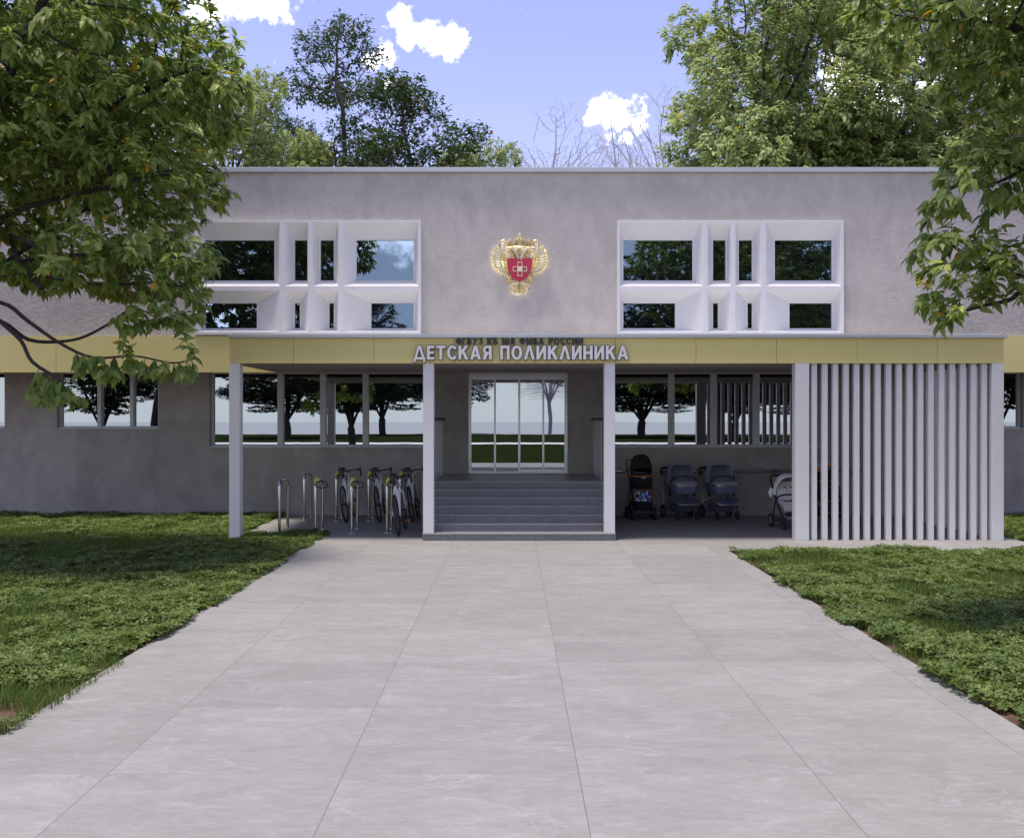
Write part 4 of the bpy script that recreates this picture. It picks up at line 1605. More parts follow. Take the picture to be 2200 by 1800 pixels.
def cream_chair():
    r = empty('pushchair', (4.87, 17.92, 0), 'cream pushchair with black frame, half hidden by the wide white post', 'pushchair', rz=.03)
    for s in (-1, 1):
        wheel_at('wheel', r, (s * .275, .22, .115), .115, .05, 'rubber', 'alu')
        wheel_at('wheel', r, (s * .2, -.31, .072), .072, .042, 'rubber', 'alu', 4)
    c = MB()
    for s in (-1, 1):
        c.tube([(s * .26, .22, .115), (s * .25, .05, .45), (s * .248, .0, .50)], .013, 8)
        c.tube([(s * .2, -.29, .14), (s * .225, -.2, .28), (s * .25, .02, .50), (s * .25, .22, .70), (s * .25, .31, .79)], .016, 8)
        c.tube([(s * .2, -.29, .17), (s * .2, -.30, .11)], .022, 8)
        c.box(s * .2 - .029, s * .2 - .022, -.33, -.27, .055, .15)
        c.box(s * .2 + .022, s * .2 + .029, -.33, -.27, .055, .15)
    c.tube([(-.26, .22, .115), (.26, .22, .115)], .011, 8)
    c.tube([(-.19, -.27, .19), (.19, -.27, .19)], .012, 8)
    c.tube([(-.26, .15, .2), (-.2, -.25, .19)], .01, 8)
    c.tube([(.26, .15, .2), (.2, -.25, .19)], .01, 8)
    obj('chassis', c, M['blackp'], r, smooth=True)
    h = MB()
    h.tube([(-.25, .30, .77), (-.25, .37, .86), (-.21, .40, .895), (0, .41, .90), (.21, .40, .895), (.25, .37, .86), (.25, .30, .77)], .02, 10)
    obj('handle', h, M['blackp'], r, smooth=True)
    # seat pad: back, seat and leg rest in one padded sheet
    prof = [(.26, .80), (.20, .72), (.13, .60), (.06, .50), (0, .455), (-.08, .45), (-.15, .44), (-.22, .37), (-.27, .31)]
    hw = [.13, .185, .20, .205, .205, .205, .2, .185, .165]
    m = MB()
    rings = []
    for (y, z), w_ in zip(prof, hw):
        rings.append([(-w_, y + .0, z + .03), (-w_ * .9, y - .006, z + .012), (-w_ * .45, y, z), (0, y + .004, z - .004), (w_ * .45, y, z), (w_ * .9, y - .006, z + .012), (w_, y, z + .03),
                      (w_ * .95, y + .03, z - .035), (0, y + .035, z - .045), (-w_ * .95, y + .03, z - .035)])
    loft(m, rings)
    seat = obj('seat', m, M['cream'], r, smooth=True)
    m = MB()
    for i in range(7):
        t = i / 6
        y, z = -.155 - .11 * t, .445 - .125 * t
        m.tube([(-.17 + .01 * t, y - .012, z + .012), (0, y - .012, z + .006), (.17 - .01 * t, y - .012, z + .012)], .009, 6)
    obj('quilted_rib', m, M['cream'], seat, smooth=True)
    m = MB()
    for s in (-1, 1):
        m.tube([(s * .055, .155, .70), (s * .06, .05, .54), (s * .05, -.03, .475)], .016, 6)
    obj('harness', m, M['cream'], seat, smooth=True)
    m = MB()
    for s in (-1, 1):
        m.box(s * .055 - .018, s * .055 + .018, .135, .155, .68, .71)
        m.tube([(s * .12, -.02, .475), (s * .08, -.07, .468), (s * .03, -.09, .475)], .013, 6)
    m.box(-.016, .016, -.085, -.065, .46, .50)
    obj('harness_clip', m, M['blackp'], seat)
    hm, edge = hood_mb(.245, .36, .12, .585, 62, 150, .8)
    ho = obj('hood', hm, M['cream'], r, smooth=True)
    e = MB()
    e.tube(edge, .017, 8)
    obj('hood_hem', e, M['cream'], ho, smooth=True)
    m = MB()
    hb, _ = hood_mb(.238, .345, .12, .57, 74, 150, .8, .004)
    obj('hood_lining', hb, M['cream_in'], ho, smooth=True)
    b = MB()
    b.tube([(-.235, .03, .5), (-.225, -.07, .555), (-.16, -.15, .585), (0, -.18, .592), (.16, -.15, .585), (.225, -.07, .555), (.235, .03, .5)], .016, 10)
    obj('bumper_bar', b, M['blackp'], r, smooth=True)
    b = MB()
    b.box(-.17, .17, -.335, -.28, .262, .30)
    for i in range(14):
        x = -.15 + i * .023
        b.box(x, x + .01, -.342, -.3355, .235, .258)
    b.box(-.165, .165, -.3352, -.30, .225, .2615)
    obj('footplate', b, M['blackp'], r)
    b = MB()
    loft(b, [rrect(.15, -.30, .15, .165), rrect(.175, -.325, .18, .19), rrect(.18, -.33, .19, .22)])
    obj('basket', b, M['greyfab'], r, smooth=True)
    b = MB()
    b.box(-.275, -.235, .06, .16, .57, .68)
    b.tube([(-.27, .2, .68), (-.29, .21, .6), (-.28, .22, .52)], [.03, .045, .02], 8)
    obj('side_pocket', b, M['cream'], r, smooth=True)
    return r


cream_chair()


def black_pram():
    r = empty('pram', (2.455, 19.42, 0), 'tall black pram with tan leather trim and a blue printed basket', 'pram', rz=.06)
    for s in (-1, 1):
        wheel_at('wheel', r, (s * .235, .25, .12), .12, .045, 'rubber', 'blackp', 6)
        wheel_at('wheel', r, (s * .21, -.2, .12), .12, .045, 'rubber', 'blackp', 6)
    c = MB()
    for s in (-1, 1):
        c.tube([(s * .18, -.2, .12), (s * .19, -.12, .45), (s * .2, .0, .62)], .013, 8)
        c.tube([(s * .2, .25, .12), (s * .19, .05, .32), (s * .185, -.15, .42)], .013, 8)
        c.tube([(s * .2, -.05, .5), (s * .205, .2, .75), (s * .21, .48, 1.08)], .011, 8)
        c.tube([(s * .2, .25, .12), (s * .2, .1, .6)], .011, 8)
    c.tube([(-.21, .25, .12), (.21, .25, .12)], .012, 8)
    c.tube([(-.19, -.2, .12), (.19, -.2, .12)], .012, 8)
    c.box(-.17, .17, -.19, -.15, .13, .17)
    obj('chassis', c, M['blackp'], r, smooth=True)
    h = MB()
    h.tube([(-.21, .48, 1.08), (-.19, .52, 1.11), (0, .53, 1.12), (.19, .52, 1.11), (.21, .48, 1.08)], .017, 10)
    obj('handle', h, M['leather'], r, smooth=True)
    b = MB()
    loft(b, [rrect(.165, -.22, .34, .58), rrect(.18, -.26, .38, .66), rrect(.187, -.28, .40, .80), rrect(.187, -.28, .40, .83)])
    obj('carrycot', b, M['blackfab'], r, smooth=True)
    b = MB()
    loft(b, [rrect(.192, -.286, .406, .815), rrect(.192, -.286, .406, .842)])
    b.tube([(-.19, .1, .8), (-.215, .1, .87), (-.19, .1, .92)], .016, 8)
    obj('leather_trim', b, M['leather'], r, smooth=True)
    hm, edge = hood_mb(.187, .385, .06, .845, 28, 175, .62)
    ho = obj('hood', hm, M['blackfab'], r, smooth=True)
    e = MB()
    e.tube(edge, .007, 6)
    m2, _ = hood_mb(.176, .36, .06, .845, 22, 60, .62, .003)
    obj('inner_visor', m2, M['blackfab'], ho, smooth=True)
    obj('hood_hem', e, M['blackp'], ho, smooth=True)
    b = MB()
    loft(b, [rrect(.165, -.2, .2, .355), rrect(.165, -.2, .2, .545)])
    obj('basket', b, M['print'], r)
    b = MB()
    for s in (-1, 1):
        b.box(s * .172 - .009, s * .172 + .009, -.215, -.2, .36, .56)
    b.box(-.182, .182, -.216, -.203, .562, .578)
    obj('basket_post', b, M['leather'], r)
    b = MB()
    loft(b, [rrect(.15, -.18, .2, .18), rrect(.17, -.2, .22, .24), rrect(.17, -.2, .22, .335)])
    obj('lower_tray', b, M['blackfab'], r, smooth=True)
    s_ = MB().box(-.05, .03, -.2905, -.2865, .79, .812)
    obj('badge', s_, M['greyfab'], r)
    return r


black_pram()


def sport_chair():
    r = empty('pushchair', (5.62, 18.35, 0), 'black pushchair with orange-edged grey hood standing behind the white slats', 'pushchair', rz=.12)
    for s in (-1, 1):
        wheel_at('wheel', r, (s * .31, .38, .14), .14, .05, 'rubber', 'blackp', 6)
        wheel_at('wheel', r, (s * .19, -.36, .12), .12, .05, 'rubber', 'blackp', 5)
    c = MB()
    for s in (-1, 1):
        c.tube([(s * .29, .38, .14), (s * .27, .12, .52), (s * .26, .0, .62)], .018, 8)
        c.tube([(s * .19, -.33, .2), (s * .25, .0, .58), (s * .27, .42, .98)], .018, 8)
        c.tube([(s * .19, -.33, .22), (s * .19, -.36, .12)], .025, 8)
    c.tube([(-.3, .38, .14), (.3, .38, .14)], .014, 8)
    obj('chassis', c, M['blackp'], r, smooth=True)
    h = MB()
    h.tube([(-.27, .42, .98), (-.25, .48, 1.02), (.25, .48, 1.02), (.27, .42, .98)], .018, 10)
    obj('handle', h, M['leather'], r, smooth=True)
    prof = [(.22, .95), (.18, .82), (.10, .62), (.04, .52), (-.08, .49), (-.18, .47), (-.27, .34), (-.3, .2)]
    m = MB()
    rings = []
    for y, z in prof:
        w_ = .19
        rings.append([(-w_, y - .02, z + .04), (-w_ * .85, y, z + .01), (0, y + .01, z), (w_ * .85, y, z + .01), (w_, y - .02, z + .04), (w_, y + .03, z - .03), (0, y + .04, z - .04), (-w_, y + .03, z - .03)])
    loft(m, rings)
    seat = obj('seat', m, M['blackfab'], r, smooth=True)
    m = MB()
    for y, z in ((.155, .76), (-.21, .44), (-.305, .24)):
        m.tube([(-.185, y - .012, z + .02), (0, y - .006, z + .008), (.185, y - .012, z + .02)], .006, 6)
    obj('piping', m, M['orange'], seat, smooth=True)
    hm, edge = hood_mb(.215, .36, .14, .81, 48, 150, .75)
    ho = obj('hood', hm, M['greyfab'], r, smooth=True)
    e = MB()
    e.tube(edge, .02, 8)
    obj('hood_hem', e, M['orange'], ho, smooth=True)
    b = MB()
    b.tube([(-.24, .02, .62), (-.22, -.1, .68), (0, -.17, .70), (.22, -.1, .68), (.24, .02, .62)], .016, 10)
    obj('bumper_bar', b, M['blackp'], r, smooth=True)
    b = MB()
    loft(b, [rrect(.18, -.25, .25, .19), rrect(.2, -.27, .28, .24), rrect(.2, -.27, .28, .31)])
    obj('basket', b, M['blackfab'], r, smooth=True)
    return r


sport_chair()

# ------------------------------------------------------------------ trees
def colonise(att, nodes, parents, step, infl, kill, iters, up=0.0, rng=RNG, maxn=9000):
    """space colonisation: branches grow towards the points of the crown volume"""
    pos = [np.array(p, dtype=float) for p in nodes]
    par = list(parents)
    P_ = np.array(pos)
    A = np.array(att)
    near = np.full(len(A), 1e9)
    idx = np.zeros(len(A), dtype=int)

    def update(start):
        nonlocal near, idx
        Q = np.array(pos[start:])
        for c in range(0, len(Q), 256):
            q_ = Q[c:c + 256]
            d = np.linalg.norm(A[:, None, :] - q_[None], axis=2)
            k_ = d.argmin(1)
            dm = d[np.arange(len(A)), k_]
            better = dm < near
            near = np.where(better, dm, near)
            idx = np.where(better, k_ + start + c, idx)
    update(0)
    kids = {}
    for it in range(iters):
        act = near < infl
        if not act.any():
            break
        ids = idx[act]
        cur = np.array(pos)
        d = A[act] - cur[ids]
        d /= np.linalg.norm(d, axis=1)[:, None] + 1e-9
        uq, inv = np.unique(ids, return_inverse=True)
        s = np.zeros((len(uq), 3))
        np.add.at(s, inv, d)
        s += rng.normal(0, .28, s.shape) + np.array([0, 0, up])
        s /= np.linalg.norm(s, axis=1)[:, None] + 1e-9
        start = len(pos)
        for j, u in enumerate(uq):
            if kids.get(u, 0) >= 3:
                continue
            pos.append(cur[u] + s[j] * step)
            par.append(int(u))
            kids[u] = kids.get(u, 0) + 1
        if len(pos) == start or len(pos) > maxn:
            break
        update(start)
        keep = near > kill
        A, near, idx = A[keep], near[keep], idx[keep]
        if len(A) == 0:
            break
    return np.array(pos), np.array(par)


def radii(par, r0, e=2.35, rmax=None):
    n = len(par)
    acc = np.zeros(n)
    for i in range(n - 1, -1, -1):
        if acc[i] == 0:
            acc[i] = r0 ** e
        if par[i] >= 0:
            acc[par[i]] += acc[i]
    r = acc ** (1 / e)
    return np.minimum(r, rmax) if rmax else r


def branch_mesh(mb, pos, par, rad, rmin=0.0, nbig=9, nsmall=4):
    ch = [[] for _ in par]
    for i, p in enumerate(par):
        if p >= 0:
            ch[p].append(i)
    starts = [(i, None) for i, p in enumerate(par) if p < 0]
    while starts:
        i, frm = starts.pop()
        chain = [] if frm is None else [frm]
        r = [] if frm is None else [rad[i]]
        while True:
            chain.append(i)
            r.append(rad[i])
            if not ch[i]:
                break
            c = sorted(ch[i], key=lambda k_: -rad[k_])
            for o in c[1:]:
                if rad[o] >= rmin:
                    starts.append((o, i))
            if rad[c[0]] < rmin:
                break
            i = c[0]
        if len(chain) > 1:
            pts = [Vector(pos[k_]) for k_ in chain]
            big = max(r)
            mb.tube(pts, [float(x) for x in r], n=nbig if big > .06 else (6 if big > .025 else nsmall), caps=False)


TPL_A_V = np.array([(0, 0, 0), (.30, -.20, .03), (.30, 0, .0), (.30, .20, .03), (.66, -.155, -.05), (.66, 0, -.09), (.66, .155, -.05), (1, 0, -.28)], dtype=float)
TPL_A_Q = np.array([(1, 2, 5, 4), (2, 3, 6, 5)])
TPL_A_T = np.array([(0, 2, 1), (0, 3, 2), (4, 5, 7), (5, 6, 7)])
TPL_B_V = np.array([(0, 0, 0), (.48, -.22, .04), (1, 0, -.1), (.48, .22, .04)], dtype=float)
TPL_B_T = np.array([(0, 2, 1), (0, 3, 2)])


def leaves(name, pos, axis, nrm, size, tint, m, parent, fine):
    axis = axis / (np.linalg.norm(axis, axis=1)[:, None] + 1e-9)
    side = np.cross(nrm, axis)
    side /= np.linalg.norm(side, axis=1)[:, None] + 1e-9
    nn_ = np.cross(axis, side)
    T = TPL_A_V if fine else TPL_B_V
    k_ = len(T)
    V = (pos[:, None, :] + size[:, None, None] * (T[None, :, 0:1] * axis[:, None, :] + T[None, :, 1:2] * side[:, None, :] + T[None, :, 2:3] * nn_[:, None, :])).reshape(-1, 3)
    off = (np.arange(len(pos)) * k_)[:, None, None]
    fs = [(TPL_A_Q[None] + off).reshape(-1, 4), (TPL_A_T[None] + off).reshape(-1, 3)] if fine else [(TPL_B_T[None] + off).reshape(-1, 3)]
    return np_obj(name, V, fs, m, parent, np.repeat(tint, k_))


def foliage(pos, par, rad, rleaf, per, spread, size, rng, droop=.5, yellow=.02, szvar=.22, base_tint=.45, tvar=.15, centre=None):
    """rosettes of drooping leaves at the twig ends"""
    idx = np.where((rad < rleaf) & (par >= 0))[0]
    d = pos[idx] - pos[par[idx]]
    ln = np.linalg.norm(d, axis=1)[:, None] + 1e-9
    d /= ln
    n = len(idx)
    m = n * per
    back = rng.random((m, 1)) * np.repeat(ln, per, 0) * .9
    D = np.repeat(d, per, 0)
    p = np.repeat(pos[idx], per, 0) - D * back + rng.normal(0, spread, (m, 3))
    up = np.array([0, 0, 1.0])
    th = np.tile(np.arange(per) * 2.399, n) + np.repeat(rng.uniform(0, 6.28, n), per) + rng.normal(0, .35, m)
    ax = np.stack([np.cos(th), np.sin(th), np.zeros(m)], 1) * .75 + D * .65 - up * (droop + rng.normal(0, .22, (m, 1)))
    nr = up + rng.normal(0, .30, (m, 3)) + np.repeat(rng.normal(0, .28, (n, 3)), per, 0)
    if centre is not None:                       # leaves hang outwards from the crown, upper face to the light
        o = p - centre
        o[:, 2] *= .4
        o /= np.linalg.norm(o, axis=1)[:, None] + 1e-9
        ax = ax + o * .55
        nr = nr + o * .75
    sz = size * (1 + rng.normal(0, szvar, m)).clip(.5, 1.45)
    ct = np.repeat(rng.normal(0, tvar * .7, n), per)
    t = (base_tint + ct + rng.normal(0, tvar, m)).clip(.02, .93)
    t[rng.random(m) < yellow] = .985
    return p, ax, nr, sz, t


def blobs(rng, cents, rads, npt):
    c = np.array(cents)
    r = np.array(rads)
    if r.ndim == 1:
        r = np.repeat(r[:, None], 3, 1)
    vol = r.prod(1)
    vol = vol ** .6
    pick = rng.choice(len(c), npt, p=vol / vol.sum())
    u = rng.normal(0, 1, (npt, 3))
    u /= np.linalg.norm(u, axis=1)[:, None]
    u *= (rng.random((npt, 1)) ** (1 / 2.4))
    return c[pick] + u * r[pick]


def chain_nodes(polys, step):
    """trunk / limb polylines -> node list; each polyline is (parent_index_of_first or None, points)"""
    nodes, par = [], []
    for pts in polys:
        pts = [np.array(p, dtype=float) for p in pts]
        if nodes:
            k_ = int(np.argmin([np.linalg.norm(n - pts[0]) for n in nodes]))
        else:
            nodes.append(pts[0])
            par.append(-1)
            k_ = 0
        prev = k_
        for a, b in zip(pts, pts[1:]):
            n = max(1, int(round(np.linalg.norm(b - a) / step)))
            for i in range(1, n + 1):
                nodes.append(a + (b - a) * i / n)
                par.append(prev)
                prev = len(nodes) - 1
    return nodes, par


def smooth_poly(pts, k=4):
    pts = [np.array(p, dtype=float) for p in pts]
    out = []
    for i in range(len(pts) - 1):
        p0, p1, p2, p3 = pts[max(0, i - 1)], pts[i], pts[i + 1], pts[min(len(pts) - 1, i + 2)]
        for j in range(k):
            t = j / k
            out.append(.5 * ((2 * p1) + (-p0 + p2) * t + (2 * p0 - 5 * p1 + 4 * p2 - p3) * t * t + (-p0 + 3 * p1 - 3 * p2 + p3) * t ** 3))
    out.append(pts[-1])
    return out


# --- near tree on the left: broad leaves, boughs reaching over the lawn
def near_tree(name, base, polys, ell, natt, label, seed, leaf, per, step, kill, infl, trunk_r, ctr, limb, tw=.0045):
    rng = np.random.default_rng(seed)
    root = empty(name, base, label, 'tree')
    b = np.array(base)
    nodes, par = chain_nodes([[np.array(p) - b for p in smooth_poly(pl)] for pl in polys], step)
    cents = [np.array(c) - b for c, _ in ell]
    att = blobs(rng, cents, [r for _, r in ell], natt)
    pos, par = colonise(att, nodes, par, step, infl, kill, 140, up=.02, rng=rng)
    rad = radii(par, tw, 2.25, trunk_r)
    nd = np.array(nodes)
    reach = np.linalg.norm(nd - (np.array(polys[1][0]) - b), axis=1)
    rad[:len(nodes)] = np.maximum(rad[:len(nodes)], np.maximum(tw * 2.6, limb[0] - limb[1] * reach))
    mb = MB()
    branch_mesh(mb, pos, par, rad, 0)
    obj('trunk', mb, M['bark'], root, smooth=True)
    p, ax, nr, sz, t = foliage(pos, par, rad, tw * 1.75, per, leaf * .10, leaf, rng, droop=.55, yellow=.016, base_tint=.52, tvar=.14, centre=np.array(ctr) - b)
    leaves('crown', p, ax, nr, sz, t, M['leaf'], root, True)
    print(name, len(pos), len(p))
    return root


d1 = 13.5
BL = (-9.6, 13.6, 0)


def PD(x, y, d):
    return P(x, y, d)


polysL = [
    [BL, (-9.5, 13.55, 1.6), (-9.3, 13.5, 2.9), (-8.9, 13.5, 4.0), (-8.6, 13.5, 5.6), (-8.2, 13.5, 7.4)],
    [(-9.3, 13.5, 2.9), PD(-130, 640, 13.5), PD(0, 570, 13.4), PD(110, 500, 13.3), PD(200, 440, 13.2)],
    [(-9.3, 13.5, 2.9), PD(-120, 655, 13.2), PD(0, 690, 13.0), PD(62, 730, 12.9), PD(140, 733, 12.9), PD(200, 715, 12.8), PD(290, 660, 12.7)],
    [PD(-120, 655, 13.2), PD(0, 650, 12.9), PD(60, 690, 12.7), PD(130, 738, 12.6), PD(200, 768, 12.5), PD(290, 765, 12.5), PD(370, 780, 12.5), PD(420, 770, 12.5)],
    [PD(0, 690, 13.0), PD(45, 732, 12.6), PD(70, 778, 12.4), PD(130, 815, 12.3)],
    [(-9.3, 13.5, 2.9), PD(-90, 560, 14.0), PD(10, 470, 14.3), PD(160, 400, 14.6), PD(300, 330, 14.8)],
    [(-8.9, 13.5, 4.0), PD(-70, 400, 13.0), PD(0, 230, 12.6), PD(45, 90, 12.5), PD(110, -10, 12.4)],
    [PD(45, 90, 12.5), PD(80, 30, 12.4), PD(100, -60, 12.3)],
    [(-8.6, 13.5, 5.6), PD(60, 330, 13.6), PD(200, 250, 13.8), PD(380, 160, 13.9)],
    [PD(-60, 545, 13.4), PD(0, 470, 13.0), PD(120, 428, 12.8), PD(270, 395, 12.8)],
    [PD(0, 570, 13.4), PD(150, 548, 12.9), PD(330, 560, 12.7)],
    [PD(-60, 605, 13.3), PD(60, 590, 12.9), PD(200, 612, 12.7), PD(340, 606, 12.6)],
    [PD(0, 500, 13.5), PD(60, 520, 12.7), PD(160, 580, 12.5), PD(260, 600, 12.5)],
    [PD(10, 470, 14.3), PD(40, 560, 13.0), PD(90, 620, 12.6)],
]
ellL = [(PD(100, 110, 13.5), (2.3, 2.7, 1.55)), (PD(245, 250, 13.5), (1.55, 1.9, 1.35)), (PD(375, 120, 13.6), (.9, 1.3, 1.15)), (PD(345, 400, 13.4), (.85, 1.5, .55)), (PD(440, 405, 13.3), (.33, .8, .24)),
        (PD(450, 200, 13.5), (.62, .9, .75)), (PD(490, 265, 13.4), (.28, .6, .3)), (PD(160, 335, 13.4), (1.5, 1.8, .72)), (PD(265, 550, 13.0), (1.05, 1.5, .58)), (PD(385, 560, 12.9), (.5, 1.0, .5)), (PD(360, 650, 12.8), (.55, .8, .32)),
        (PD(60, 590, 13.2), (.5, .9, .2)), (PD(225, 790, 12.5), (.5, .5, .24)), (PD(370, 795, 12.5), (.42, .4, .17)), (PD(120, 850, 12.3), (.45, .4, .14)), (PD(290, 690, 12.7), (.35, .5, .2)),
        (PD(-250, 250, 13.6), (2.6, 2.8, 2.6)), (PD(60, -130, 13.6), (2.2, 2.2, .8))]
near_tree('broadleaf_tree', BL, polysL, ellL, 12500, 'leafy tree whose boughs hang over the shaded lawn beside the bicycles', 5, .148, 9, .14, .185, 1.4, .17, (-7.0, 15.2, 4.2), (.055, .009))

BR_ = (6.3, 9.4, 0)
polysR = [
    [BR_, (6.25, 9.35, 1.6), (6.1, 9.3, 2.7), (6.0, 9.3, 3.6), (6.3, 9.3, 5.0), (6.6, 9.2, 6.6)],
    [(6.1, 9.3, 2.7), PD(2300, 620, 9.3), PD(2200, 594, 9.2), PD(2149, 588, 9.2), PD(2103, 568, 9.2), PD(2031, 516, 9.2)],
    [(6.1, 9.3, 2.7), PD(2290, 640, 9.1), PD(2200, 627, 9.0), PD(2168, 645, 9.0), PD(2100, 660, 9.0), PD(2040, 680, 9.0)],
    [(6.0, 9.3, 3.6), PD(2330, 430, 9.3), PD(2200, 365, 9.3), PD(2130, 345, 9.3), PD(2075, 315, 9.3)],
    [PD(2200, 365, 9.3), PD(2120, 400, 9.2), PD(2040, 400, 9.2)],
    [(6.0, 9.3, 3.6), PD(2330, 200, 9.3), PD(2200, 70, 9.3), PD(2100, 52, 9.4), PD(2000, 45, 9.4)],
    [PD(2330, 200, 9.3), PD(2200, 145, 9.2), PD(2130, 130, 9.2)],
]
ellR = [(PD(2050, 60, 9.4), (.72, .9, .38)), (PD(1930, 55, 9.4), (.33, .5, .18)), (PD(1870, 10, 9.4), (.3, .5, .22)), (PD(2120, 170, 9.3), (.35, .7, .45)), (PD(2080, 150, 9.2), (.3, .6, .25)), (PD(2150, 260, 9.2), (.16, .4, .22)),
        (PD(2070, 350, 9.3), (.28, .6, .16)), (PD(2030, 440, 9.2), (.25, .6, .26)), (PD(2150, 440, 9.2), (.25, .6, .3)), (PD(2010, 560, 9.1), (.22, .5, .3)), (PD(2030, 660, 9.0), (.2, .5, .2)),
        (PD(2120, 560, 9.1), (.3, .5, .28)), (PD(2180, 320, 9.2), (.2, .5, .2)), (PD(2420, 200, 9.3), (1.0, 1.3, 1.7)), (PD(2250, -150, 9.3), (1.6, 1.3, .8)), (PD(2400, 600, 9.2), (.7, 1.0, .5)), ((7.6, 9.2, 5.6), (2.4, 2.4, 2.2)), ((5.6, 8.6, 7.6), (2.2, 2.2, 1.5)), ((8.4, 9.2, 8.2), (2.4, 2.4, 1.6))]
near_tree('broadleaf_tree', BR_, polysR, ellR, 8500, 'leafy tree whose boughs hang in front of the right end of the building', 9, .122, 9, .105, .15, 1.0, .13, (7.2, 11.0, 4.2), (.05, .016), tw=.0035)


# --- background kinds
def bg_tree(name, label, cat, seed, H, z0, R, nblob, natt, step, leaf, per, lm, bark, trunk_r, tw, rlk, droop=.6, yellow=.01, forks=3, blobr=(1.1, 1.9), group=None, bare=False, spread=.35, tint=.5):
    rng = np.random.default_rng(seed)
    root = empty(name, (0, 0, 0), label, cat, group)
    polys = [[(0, 0, 0), (.05, .0, z0 * .5), (0, .08, z0)]]
    for k_ in range(forks):
        a = 2 * PI * k_ / forks + rng.normal(0, .3)
        rr = R * .38
        polys.append([(0, .08, z0), (rr * .35 * math.cos(a), rr * .35 * math.sin(a), z0 + (H - z0) * .16), (rr * .75 * math.cos(a), rr * .75 * math.sin(a), z0 + (H - z0) * .36)])
    polys.append([(0, .08, z0), (.1, 0, z0 + (H - z0) * .3), (0, .1, z0 + (H - z0) * .55)])
    nodes, par = chain_nodes([smooth_poly(p) for p in polys], step)
    cs_, rs_ = [], []
    while len(cs_) < nblob:
        u = rng.uniform(-1, 1, 3)
        if np.linalg.norm(u) > 1 or np.linalg.norm(u) < .35:
            continue
        zz = z0 + (H - z0) * (.5 + .46 * u[2])
        rx_ = R * (1 - .30 * max(0, u[2]) - .12 * max(0, -u[2]))
        cs_.append((u[0] * rx_, u[1] * rx_, zz))
        r = rng.uniform(*blobr)
        rs_.append((r, r, r * .72))
    att = blobs(rng, cs_, rs_, natt)
    att = att[att[:, 2] < H]
    pos, par = colonise(att, nodes, par, step, step * 12, step * 1.15, 220, up=.06 if not bare else .12, rng=rng)
    rad = radii(par, tw, 2.3, trunk_r)
    mb = MB()
    branch_mesh(mb, pos, par, rad, 0, 8, 3)
    obj('trunk', mb, M[bark], root, smooth=True)
    if not bare:
        p, ax, nr, sz, t = foliage(pos, par, rad, tw * rlk, per, spread, leaf, rng, droop, yellow, base_tint=tint, centre=np.array((0, 0, z0 + (H - z0) * .4)))
        leaves('crown', p, ax, nr, sz, t, M[lm], root, False)
        print(name, len(pos), len(p))
    else:
        print(name, len(pos))
    return root


GB = 'light green trees behind the clinic'
lb = bg_tree('broadleaf_tree', 'x', 'tree', 21, 17.5, 2.6, 4.5, 66, 11000, .25, .215, 12, 'leaf_light', 'bark', .30, .009, 2.4, .7, .008, 4, (1.1, 1.7), GB, spread=.07, tint=.52)
lb.location = (PX(1690, 33), 33.5, 0)
lb['label'] = 'tall light green tree rising behind the roof, its outline against open sky'
place = [(1800, 37, .98, 5.6, 'light green tree standing farthest back, filling the gap between the tall light green trees'),
         (1935, 33.5, 1.0, 1.9, 'tall light green tree behind the roof, between the tallest one and the hanging boughs'),
         (2210, 36, .98, 3.1, 'light green tree behind the hanging boughs at the far right edge'),
         (645, 37, (.62, .62, .725), .6, 'low light green tree behind the roof, in front of the tall dark tree'),
         (480, 33, (.60, .60, .80), 2.4, 'light green tree behind the roof, showing past the tip of the near boughs'),
         (180, 35, .98, 4.4, 'light green tree behind the roof, seen through the near boughs'),
         (1045, 40, (.62, .62, .76), 5.0, 'small light green tree top between the dark trees and the bare trees'),
         (1345, 42, (.42, .42, .70), 1.2, 'small light green tree top behind the pale bare trees')]
for px, d, s, rz, lab in place:
    dup(lb, (PX(px, d), d, 0), lab, rz=rz, scale=s)
GD = 'dark small-leaved trees behind the clinic'
dk = bg_tree('aspen_tree', 'x', 'tree', 33, 17.2, 9.0, 2.1, 24, 3000, .22, .17, 9, 'leaf_dark', 'bark2', .20, .0085, 2.3, .5, .012, 3, (.5, .95), GD, spread=.09, tint=.5)
dk.location = (PX(735, 38), 38, 0)
dk['label'] = 'tall dark tree behind the roof, standing higher than its dark neighbour'
dk2 = bg_tree('aspen_tree', 'x', 'tree', 34, 14.7, 4.0, 2.5, 44, 8000, .21, .17, 9, 'leaf_dark', 'bark2', .20, .0085, 2.3, .5, .012, 4, (.7, 1.1), GD, spread=.09, tint=.5)
dk2.location = (PX(892, 36), 36, 0)
dk2.scale = (1.15, 1.1, 1)
dk2['label'] = 'broad dark tree behind the roof, shorter than the dark tree beside it'
dup(dk, (PX(612, 44), 44, 0), 'small dark tree top just showing between two light green trees', rz=2.0, scale=.90)
GR = 'pale bare trees behind the clinic'
br = bg_tree('bare_tree', 'x', 'tree', 41, 14.4, 4.0, 2.7, 46, 10000, .15, 0, 0, None, 'birch', .12, .0062, 1, forks=4, blobr=(.8, 1.3), group=GR, bare=True)
br.location = (PX(1185, 40), 40, 0)
br['label'] = 'pale bare tree beside the small light green tree top, against blue sky'
dup(br, (PX(1330, 41), 41, 0), 'pale bare tree in front of the low white cloud', rz=2.2, scale=.97)
dup(br, (PX(1420, 44), 44, 0), 'pale bare tree half behind the tallest light green tree', rz=4.1, scale=1.12)
